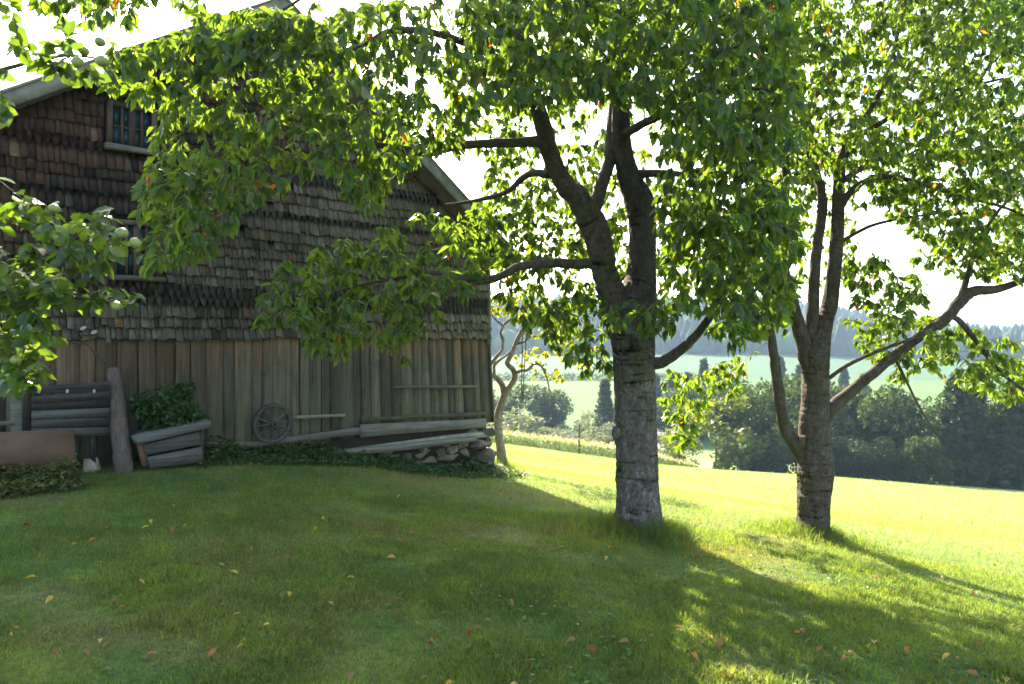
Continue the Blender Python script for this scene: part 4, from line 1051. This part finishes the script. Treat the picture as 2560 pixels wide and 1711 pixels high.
Z = [([(-10, 480), (110, 440), (150, 500), (270, 480), (300, 560), (240, 620), (150, 640), (-10, 640)], AD - .35, AD + .35, 52, 0.0),
     ([(-10, 620), (110, 630), (150, 650), (140, 690), (-10, 740)], AD - .4, AD + .3, 44, 0.0),
     ([(150, 650), (280, 660), (300, 690), (220, 700), (150, 690)], AD - .2, AD + .1, 8, 0.0),
     ([(-10, 720), (90, 720), (120, 800), (110, 880), (60, 900), (-10, 860)], AD - .4, AD + .2, 34, 0.0),
     ([(0, 90), (160, 70), (230, 100), (220, 170), (120, 170), (0, 180)], AD - .2, AD + .1, 16, 0.0),
     ([(-10, -10), (30, 0), (30, 30), (-10, 120)], AD - .2, AD + .2, 4, 0.0), ([(-10, 240), (25, 240), (25, 300), (-10, 310)], AD - .2, AD, 3, 0.0),
     ([(-700, 200), (-30, 100), (-30, 900), (-700, 900)], AD - .4, AD + .8, 90, 0.0)]
T = np.vstack([zone_points(p, d0, d1, n, rt, c, 160 + i) for i, (p, d0, d1, n, c) in enumerate(Z)])
print("apple leaves", grow(at_, skeleton(BR, .045), T, rt, twig_r=.005, leaf_len=(.05, .085), wratio=.62, per_tip=6, per_m=14, hang=.35, tints=((.030, .062, .018), (.060, .105, .024)), leaf_mat=M_APPLE_LEAF, twig_mat=M_TWIG, kind="apple", n_obj=300, autumn=0.0))
m = NT("apple_skin"); _o = m.obj()
M_APPLE = m.done(m.principled(m.mix(m.maprange(m.noise(9, _o, 5), .5, .75, 0, .6), m.ramp(m.noise(14, _o, 4), [(.3, (.13, .17, .04)), (.7, (.23, .24, .07))]), (.20, .13, .05)), .38, None, .4))
a = np.linspace(0, math.pi, 13)
prof = np.stack([np.sin(a) * (0.96 + .06 * np.cos(a)), -np.cos(a) * 0.86 + .10 * np.exp(-(np.sin(a) / .28) ** 2) * np.sign(np.cos(a))], -1)
sg = 18; th_ = np.linspace(0, 2 * math.pi, sg, endpoint=False)
v = np.stack([prof[:, None, 0] * np.cos(th_)[None], prof[:, None, 0] * np.sin(th_)[None], np.repeat(prof[:, 1:], sg, 1)], -1)
i, j = np.meshgrid(np.arange(12), np.arange(sg), indexing='ij'); k2 = (j + 1) % sg
ME_APPLE = np_mesh("apple", v.reshape(-1, 3), [np.stack([i * sg + j, i * sg + k2, (i + 1) * sg + k2, (i + 1) * sg + j], -1).reshape(-1, 4)], None, True); ME_APPLE.materials.append(M_APPLE)
_v, _f = tube(np.array([[0, 0, .72], [.05, 0, 1.05], [.16, .04, 1.5]]), [.07, .055, .07], 5); ME_STEM = np_mesh("stem", _v, [_f], None, True); ME_STEM.materials.append(M_TWIG)
_v, _f = tube(np.array([[0, 0, -.70], [0, 0, -.80], [0, 0, -.86]]), [.16, .14, .05], 6); ME_CAL = np_mesh("calyx", _v, [_f], None, True); ME_CAL.materials.append(M_TWIG)
for k, (a_, b_, dp, r_, tl) in enumerate([(194, 155, AD - .25, 17.5, .7), (255, 153, AD - .25, 18.5, -.2), (210, 128, AD - .1, 15, .2), (250, 105, AD - .1, 15, .5), (304, 584, AD - .25, 18.5, .3), (338, 608, AD - .25, 17, -.6), (126, 732, AD - .3, 17, .1), (290, 765, AD - .2, 15, .4), (100, 778, AD - .2, 14, .2), (135, 522, AD - .2, 15, .3), (40, 900, AD - .2, 15, .2)]):
    o = bpy.data.objects.new("apple", ME_APPLE); COL.objects.link(o); o.parent = at_
    o.location = P(a_, b_, dp) - ab; o.scale = [r_ * .9 / FPX * dp] * 3; o.rotation_euler = (tl, tl * .6, k)
    for nm_, me_ in (("stem", ME_STEM), ("calyx", ME_CAL)):
        s_ = bpy.data.objects.new(nm_, me_); COL.objects.link(s_); s_.parent = o

# ------------------------------------------------------------------ grass
def blades(name, x, y, h, w, rng, tint, seg2=True):
    n = len(x); z = ground_z(x, y) + (fnoise(x * 1.1, y * 1.1, 5) - .5) * .05 * sstep(0, 2, np.hypot(x, y)) - .004
    p0 = np.stack([x, y, z], -1); a = rng.uniform(0, 2 * math.pi, n); sd = np.stack([np.cos(a), np.sin(a), 0 * a], -1)
    b_ = rng.uniform(0, 2 * math.pi, n); bend = rng.uniform(.15, 1.1, n) * h
    bd = np.stack([np.cos(b_) * bend, np.sin(b_) * bend, 0 * a], -1); up = np.array([0, 0, 1.0])
    hw = (w * .5)[:, None]
    if seg2:
        v = np.stack([p0 - sd * hw, p0 + sd * hw, p0 + up * (h * .6)[:, None] + bd * .35 + sd * hw * .8, p0 + up * (h * .6)[:, None] + bd * .35 - sd * hw * .8, p0 + up * (h * .95)[:, None] + bd], 1)
        off = (np.arange(n) * 5)[:, None]; f4 = off + np.array([[0, 1, 2, 3]]); f3 = off + np.array([[3, 2, 4]])
        me = np_mesh(name, v.reshape(-1, 3), [f4, f3], np.repeat(tint, 5, 0), True)
    else:
        v = np.stack([p0 - sd * hw, p0 + sd * hw, p0 + up * (h * .95)[:, None] + bd], 1)
        f3 = (np.arange(n) * 3)[:, None] + np.array([[0, 1, 2]]); me = np_mesh(name, v.reshape(-1, 3), [f3], np.repeat(tint, 3, 0))
    return tag(link(name, me, M_GRASS), kind="stuff")
def not_barn(x, y):
    lx = (x - BC[0]) * BU[0] + (y - BC[1]) * BU[1]; ly = (x - BC[0]) * BV[0] + (y - BC[1]) * BV[1]
    return ~((lx < .05) & (ly > -.05) & (lx > WX0 - .1))
rg = np.random.default_rng(61)
def wedge(n, d0, d1, pw, rng, r0=-.82, r1=.82):
    u = rng.random(n); d = (d0 ** (1 - pw) + u * (d1 ** (1 - pw) - d0 ** (1 - pw))) ** (1 / (1 - pw)) if pw != 1 else d0 * (d1 / d0) ** u
    r_ = rng.uniform(r0, r1, n); return r_ * d, d
def gtint(x, y, rng):
    t = lawn_tint(x, y); k = sstep(9, 16, y + .6 * x)[:, None]
    t = t * (1 - k) + np.array([.15, .205, .072]) * k
    t = t * rng.uniform(.6, 1.35, (len(x), 1)); st = rng.random(len(x)) < .07; t[st] = np.array([.17, .14, .07]) * rng.uniform(.6, 1.1, (st.sum(), 1)); return t
x, y = wedge(300000, 2.7, 8.0, .35, rg); ok = not_barn(x, y); x, y = x[ok], y[ok]
lu = fnoise(x * 1.7, y * 1.7, 71); dens = .35 + .65 * sstep(.3, .5, lu); ok = rg.random(len(x)) < dens; x, y, lu = x[ok], y[ok], lu[ok]
blades("lawn_grass", x, y, (.016 + .026 * lu + .022 * sstep(.60, .78, fnoise(x * 3.1, y * 3.1, 74))) * rg.uniform(.5, 1.6, len(x)), rg.uniform(.003, .0065, len(x)), rg, gtint(x, y, rg))
x, y = wedge(260000, 7.5, 58.0, 1.0, rg); ok = not_barn(x, y); x, y = x[ok], y[ok]
lu = fnoise(x * 1.2, y * 1.2, 72); sc_ = np.clip(y / 9.0, 1, 5.0)
blades("field_grass", x, y, (.030 + .035 * lu) * rg.uniform(.6, 1.5, len(x)) * sc_ ** .5, rg.uniform(.004, .008, len(x)) * sc_, rg, gtint(x, y, rg), False)
# broad-leaved clover and plantain rosettes in the near lawn
x, y = wedge(3500, 2.7, 6.5, .35, rg); ok = (fnoise(x * 1.3 + 3, y * 1.3, 81) > .5); x, y = x[ok], y[ok]; n = len(x)
org = np.stack([x, y, ground_z(x, y) + rg.uniform(.004, .025, n)], -1); dv = rg.normal(0, 1, (n, 3)); dv[:, 2] = rg.uniform(.1, .6, n); nm = rg.normal(0, .3, (n, 3)); nm[:, 2] += 1; ln = rg.uniform(.015, .045, n)
tag(link("clover", leaves_mesh("clover", leaf_verts(org, dv, nm, ln, ln * .7), np.array([.060, .14, .03]) * rg.uniform(.6, 1.3, (n, 1))), M_WEED), kind="stuff")
# longer tufts round the tree feet
tx, ty, th2 = [], [], []
for (c, n, r0, r1, hm) in ((np.array(ch.location), 6000, .2, .95, .19), (np.array(ct.location), 4200, .15, .7, .19), (np.array(gt.location), 1600, .05, .7, .22)):
    a = rg.uniform(0, 2 * math.pi, n); r_ = r0 + (r1 - r0) * rg.random(n) ** 1.4
    tx.append(c[0] + np.cos(a) * r_ * 1.25); ty.append(c[1] + np.sin(a) * r_); th2.append(hm * (1 - .75 * (r_ - r0) / (r1 - r0)) * rg.uniform(.4, 1.3, n))
x = np.concatenate(tx); y = np.concatenate(ty); h = np.concatenate(th2); ok = not_barn(x, y)
blades("long_grass", x[ok], y[ok], h[ok], rg.uniform(.004, .007, ok.sum()), rg, gtint(x[ok], y[ok], rg) * .9)

# ------------------------------------------------------------------ fallen leaves
rf = np.random.default_rng(62)
FC = {"yellow": ((.50, .33, .06), "small yellow fallen leaf lying on the mown lawn"), "orange": ((.42, .17, .045), "orange fallen leaf lying on the mown lawn"), "brown": ((.24, .125, .055), "curled brown fallen leaf lying on the mown lawn"), "red": ((.30, .055, .025), "dark red fallen leaf lying on the mown lawn")}
FM = {}
for c, (rgb, lb) in FC.items():
    FM[c] = []
    for k in range(4):
        lv = leaf_verts(np.array([[-.5, 0, 0.0]]), np.array([[1.0, 0, .25 if c == "brown" else .1]]), np.array([[0, 0, 1.0]]), 1.0, .5, rf.uniform(.3, 1.1), rf.uniform(.2, .6))
        me = leaves_mesh("fallen_leaf", lv, np.array([rgb]) * rf.uniform(.75, 1.2)); me.materials.append(M_DRY_LEAF); FM[c].append(me)
x, y = wedge(330, 3.3, 10.5, .75, rf, -.72, .72); n = len(x)
for i in range(n):
    if not not_barn(x[i:i + 1], y[i:i + 1])[0] or (x[i] - BC[0]) * BV[0] + (y[i] - BC[1]) * BV[1] > -.9: continue
    c = rf.choice(["yellow", "orange", "brown", "red"], p=[.26, .24, .38, .12])
    o = bpy.data.objects.new("fallen_leaf", FM[c][rf.integers(0, 4)]); COL.objects.link(o)
    s_ = rf.uniform(.032, .066); o.scale = (s_, s_, s_)
    o.location = (x[i], y[i], gz(x[i], y[i]) + .034 + (float(fnoise(np.array([x[i] * 1.1]), np.array([y[i] * 1.1]), 5)[0]) - .5) * .05); o.rotation_euler = (rf.normal(0, .3), rf.normal(0, .3), rf.uniform(0, 6.28))
    tag(o, FC[c][1], "leaf", c + " leaves fallen on the lawn")

# ------------------------------------------------------------------ across the valley: bushes, trees, woods
def crown_mesh(name, n, rng, shape, ll, tints, lumps=14):
    cs, rr = [], []
    for k in range(lumps):
        a = rng.uniform(0, 6.28); 
        if shape == "round": zc = rng.uniform(.08, .88); R = .36 * math.sin(math.pi * (zc * .72 + .22)) ; r_ = rng.uniform(.13, .22)
        elif shape == "tall": zc = rng.uniform(.22, .9); R = .22 * math.sin(math.pi * (zc * .85 + .05)); r_ = rng.uniform(.09, .16)
        else: zc = .06 + .93 * (k + .5) / lumps; R = .03 * (1 - zc); r_ = (.22 * (1.0 - zc) + .015) * rng.uniform(.8, 1.15)
        cs.append((math.cos(a) * R, math.sin(a) * R, zc)); rr.append((r_, r_, r_ * (.8 if shape != "cone" else .25)))
    k = rng.integers(0, lumps, n); d = rng.normal(0, 1, (n, 3)); d /= np.linalg.norm(d, axis=1, keepdims=True)
    org = np.array(cs)[k] + d * np.array(rr)[k] * (rng.random((n, 1)) ** .3)
    dv = d + rng.normal(0, .7, (n, 3)); dv[:, 2] -= .2; nm = d + rng.normal(0, .5, (n, 3)); ln = rng.uniform(*ll, n)
    mx = (rng.random((n, 1)) * .4 + .6 * rng.random((lumps, 1))[k]); t = (np.array(tints[0]) * (1 - mx) + np.array(tints[1]) * mx)
    me = leaves_mesh(name, leaf_verts(org, dv, nm, ln, ln * .7), t); me.materials.append(M_FAR_LEAF); return me
rb = np.random.default_rng(71)
CROWN = {
    "decid": [crown_mesh("crown", 4200, rb, "round", (.03, .06), ((.012, .026, .010), (.036, .062, .018)), 22) for _ in range(4)],
    "tall": [crown_mesh("crown", 1400, rb, "tall", (.03, .06), ((.026, .046, .014), (.055, .085, .022)), 18) for _ in range(3)],
    "willow": [crown_mesh("crown", 2200, rb, "round", (.035, .07), ((.07, .09, .068), (.15, .17, .13)), 14) for _ in range(3)],
    "light": [crown_mesh("crown", 2400, rb, "round", (.035, .07), ((.06, .085, .02), (.11, .13, .03)), 16) for _ in range(2)],
    "conifer": [crown_mesh("crown", 2000, rb, "cone", (.04, .08), ((.016, .032, .016), (.032, .055, .024)), 26) for _ in range(2)]}
_v, _f = tube(np.array([[0, 0, -.08], [0.005, 0, .1], [-.005, 0, .3], [.01, .01, .6]]), [.035, .026, .020, .006], 7)
ME_TRUNK = np_mesh("trunk", _v, [_f], None, True); ME_TRUNK.materials.append(M_BARK_DARK)
KIND = {"decid": ("broadleaf_tree", "tree"), "tall": ("broadleaf_tree", "tree"), "willow": ("willow_bush", "bush"), "light": ("broadleaf_tree", "tree"), "conifer": ("spruce_tree", "tree")}
def far_tree(kind, px_, top, d, width, label, group=None):
    x_ = (px_ - CX) / FPX * d; z0 = gz(x_, d); zt = EYE + (HZ - top + rb.normal(0, 14)) / FPX * d; h = max(1.5, zt - z0)
    t = empty(KIND[kind][0], (x_, d, z0 - .1), rb.uniform(0, 6.28))
    wm = (1.4 if kind == "willow" else 1.0) * width / FPX * d / {"decid": .82, "light": .82, "willow": .82, "tall": .6, "conifer": .34}[kind]
    for nm_, me_ in (("trunk", ME_TRUNK), ("crown", CROWN[kind][rb.integers(0, len(CROWN[kind]))])):
        o = bpy.data.objects.new(nm_, me_); COL.objects.link(o); o.parent = t
        o.scale = (wm, wm, h) if nm_ == "crown" else (h * .5, h * .5, h)
    tag(t, label, KIND[kind][1], group); return t
for a_, t_, d_, w_ in ((1292, 1040, 104, 92), (1375, 1066, 106, 62), (1425, 1056, 108, 84), (1478, 1062, 106, 50), (1507, 1058, 103, 60), (1530, 1075, 100, 50), (1225, 1062, 112, 60), (1600, 1085, 100, 70), (1650, 1095, 98, 60)):
    far_tree("willow", a_, t_, d_, w_, "rounded silvery grey green bush in the valley hedge beyond the bright field", "silvery bushes in the valley hedge")
for a_, t_, d_, w_ in ((1200, 965, 128, 90), (1262, 985, 124, 80), (1325, 952, 126, 120), (1385, 985, 125, 80), (1180, 985, 118, 70)):
    far_tree("decid", a_, t_, d_, w_, "dark broadleaf tree behind the silvery valley bushes", "dark trees behind the valley bushes")
far_tree("conifer", 1513, 980, 118, 56, "single pointed dark spruce standing among the silvery bushes")
far_tree("willow", 1480, 1040, 116, 60, "pale grey bush at the foot of the single spruce")
far_tree("light", 1790, 985, 70, 200, "pale yellow green tree at the left end of the dark wood")
far_tree("light", 1700, 1090, 76, 90, "low pale green bush at the left end of the dark wood")
for a_, t_, d_, w_ in ((1880, 965, 72, 150), (1950, 940, 76, 150), (2030, 955, 70, 170), (2110, 960, 74, 160), (2190, 950, 70, 160), (2275, 960, 72, 150), (2350, 975, 68, 140), (2480, 985, 66, 150), (2560, 960, 66, 150), (2640, 960, 66, 170), (2730, 960, 66, 170)):
    far_tree("decid", a_, t_, d_, w_, "dark broadleaf tree in the shaded wood at the field edge", "dark broadleaf trees of the wood")
for a_, t_, d_, w_ in ((1990, 1060, 66, 110), (2160, 1075, 64, 110), (2310, 1085, 62, 110), (2090, 1080, 66, 100), (2230, 1080, 63, 100), (1905, 1080, 68, 100)):
    far_tree("decid", a_, t_, d_, w_, "low dark shrub along the foot of the shaded wood", "shrubs at the foot of the wood")
for a_, t_, d_, w_ in ((2400, 930, 66, 90), (2440, 965, 68, 80), (2530, 940, 64, 90), (2590, 930, 70, 90)):
    far_tree("conifer", a_, t_, d_, w_ * 1.3, "tall spruce with drooping boughs in the shaded wood", "spruces in the dark wood")
for a_, t_, d_, w_ in ((1600, 955, 150, 50), (1640, 935, 150, 46), (1680, 915, 155, 44), (1720, 925, 150, 46), (1760, 905, 155, 44), (1800, 930, 150, 46), (1570, 985, 140, 46), (1950, 890, 160, 44), (2000, 900, 165, 44), (2060, 910, 160, 44), (2110, 925, 165, 40), (2160, 930, 165, 40)):
    far_tree("conifer", a_, t_, d_, w_, "dark blue green spruce behind the wood in the valley", "spruces behind the valley wood")
for a_, t_, d_, w_ in ((1620, 985, 130, 90), (1690, 960, 128, 110), (1750, 965, 120, 110), (1830, 930, 130, 110), (1560, 1010, 130, 70)):
    far_tree("decid", a_, t_, d_, w_, "broadleaf tree rising behind the pale tree in the valley", "trees rising behind the pale tree")

# maize strip at the far edge of the field, one mass of stalks
rm = np.random.default_rng(81); n = 26000
u = rm.random(n); x = -9 + 24 * u; y = 60.5 + rm.random(n) * 12 + (x * .0); z0 = ground_z(x, y); hh = 1.15 * (1 - sstep(10, 15.2, x) * .8)
lev = rm.random(n); org = np.stack([x, y, z0 + hh * lev], -1); dv = rm.normal(0, 1, (n, 3)); dv[:, 2] = rm.uniform(.3, 1.4, n); nm = rm.normal(0, .5, (n, 3)); nm[:, 2] += 1
ln = rm.uniform(.25, .55, n); tas = lev > .72; t = np.where(tas[:, None], np.array([.33, .29, .20]), np.array([.09, .14, .045])) * rm.uniform(.7, 1.2, (n, 1))
tag(link("maize_field", leaves_mesh("maize_field", leaf_verts(org, dv, nm, ln, ln * .18), t), M_FAR_LEAF), "strip of ripe maize with tan tassels at the far edge of the field", "maize", None, "stuff")
# thin wooden pole in the maize
q = np.array([(1448 - CX) / FPX * 61, 61.0, 0]); q[2] = gz(q[0], 61.0)
v, f = tube(np.array([[0, 0, -.3], [0, 0, 1.2], [.02, 0, 2.5]]), [.09, .08, .07], 6); o = link("field_pole", np_mesh("field_pole", v, [f], None, True), M_POST); o.location = q
tag(o, "thin wooden pole standing at the edge of the maize strip", "pole")
# small lane in the valley between the maize and the wood
m = NT("lane"); M_LANE = m.done(m.principled(m.ramp(m.noise(3, m.pos(), 4), [(.3, (.10, .10, .10)), (.7, (.16, .16, .155))]), .9))
ys = np.linspace(70, 140, 30); xs = 15.5 + (ys - 70) * .16; lv = []
for a_, b_ in zip(xs, ys): lv += [[a_ - 1.6, b_, 0], [a_ + 1.6, b_, 0]]
lv = np.array(lv); lv[:, 2] = ground_z(lv[:, 0], lv[:, 1]) + .06
tag(link("lane", np_mesh("lane", lv, [np.array([[2 * k, 2 * k + 1, 2 * k + 3, 2 * k + 2] for k in range(29)])]), M_LANE), kind="structure")

# far wooded ridge: one mass of trees
rr2 = np.random.default_rng(91); n = 5200
d = rr2.uniform(402, 780, n); r_ = rr2.uniform(-.55, .95, n); x = d * r_; y = np.sqrt(np.maximum(d ** 2 - (.5 * x) ** 2, 100)); h = rr2.uniform(12, 20, n); w = h * rr2.uniform(.2, .34, n)
z = ground_z(x, y); sg = 7; a = np.linspace(0, 2 * math.pi, sg, endpoint=False)
con = rr2.random(n) < .75
prof = [(0.0, .35), (.10, 1.0), (.45, .70), (.78, .34), (1.0, .0)]
V = np.empty((n, len(prof), sg, 3))
for k, (hz, rw_) in enumerate(prof):
    rad_ = np.where(con, rw_, [.5, 1.15, 1.35, .95, .0][k])[:, None] * w[:, None] * rr2.uniform(.75, 1.25, (n, sg))
    V[:, k, :, 0] = x[:, None] + np.cos(a)[None] * rad_; V[:, k, :, 1] = y[:, None] + np.sin(a)[None] * rad_; V[:, k, :, 2] = z[:, None] + hz * h[:, None] * np.where(con, 1, .8)[:, None] + rr2.normal(0, .3, (n, sg))
i, j = np.meshgrid(np.arange(len(prof) - 1), np.arange(sg), indexing='ij'); k2 = (j + 1) % sg
F = np.stack([i * sg + j, i * sg + k2, (i + 1) * sg + k2, (i + 1) * sg + j], -1).reshape(-1, 4)
F = (F[None] + (np.arange(n) * sg * len(prof))[:, None, None]).reshape(-1, 4)
tt = np.where(con[:, None], np.array([.022, .036, .018]), np.array([.045, .068, .02])) * rr2.uniform(.7, 1.3, (n, 1))
m = NT("forest_canopy"); M_FOREST = m.done(m.principled(m.tint(), .9, None, .1))
tag(link("forest", np_mesh("forest", V.reshape(-1, 3), [F], np.repeat(tt, sg * len(prof), 0)), M_FOREST), "dark wood covering the far ridge across the valley", "forest", None, "stuff")
# hedge line between the two far meadows
rh = np.random.default_rng(92); n = 2600; x = rh.uniform(-40, 75, n); dd_ = 264 + rh.normal(0, 1.2, n); y = np.sqrt(dd_ ** 2 - (.5 * x) ** 2)
org = np.stack([x, y, ground_z(x, y) + rh.random(n) * 2.2], -1); dv = rh.normal(0, 1, (n, 3)); ln = rh.uniform(.5, 1.1, n)
tag(link("far_hedge", leaves_mesh("far_hedge", leaf_verts(org, dv, rh.normal(0, 1, (n, 3)), ln, ln * .7), np.tile([.035, .06, .02], (n, 1))), M_FAR_LEAF), "low dark hedge line dividing the far meadows", "hedge", None, "stuff")

# ------------------------------------------------------------------ haze
m = NT("haze"); pv = m.n("ShaderNodeVolumePrincipled"); pv.inputs["Color"].default_value = (.50, .74, 1.0, 1); pv.inputs["Density"].default_value = .0003; pv.inputs["Anisotropy"].default_value = .1
m.l(pv.outputs[0], m.out.inputs["Volume"])
zlo = float(gzv.min()) - 2; zhi = float(gzv.max()) + 30
hz = link("haze", box_mesh("haze", -6800, 6800, -6800, 6800, zlo, zhi), m.m)
tag(hz, kind="stuff")
print("objects", len(bpy.data.objects), "tris", sum(len(o.data.loop_triangles) if False else sum(max(0, 0) for _ in ()) for o in []), "polys", sum(len(me.polygons) for me in bpy.data.meshes))
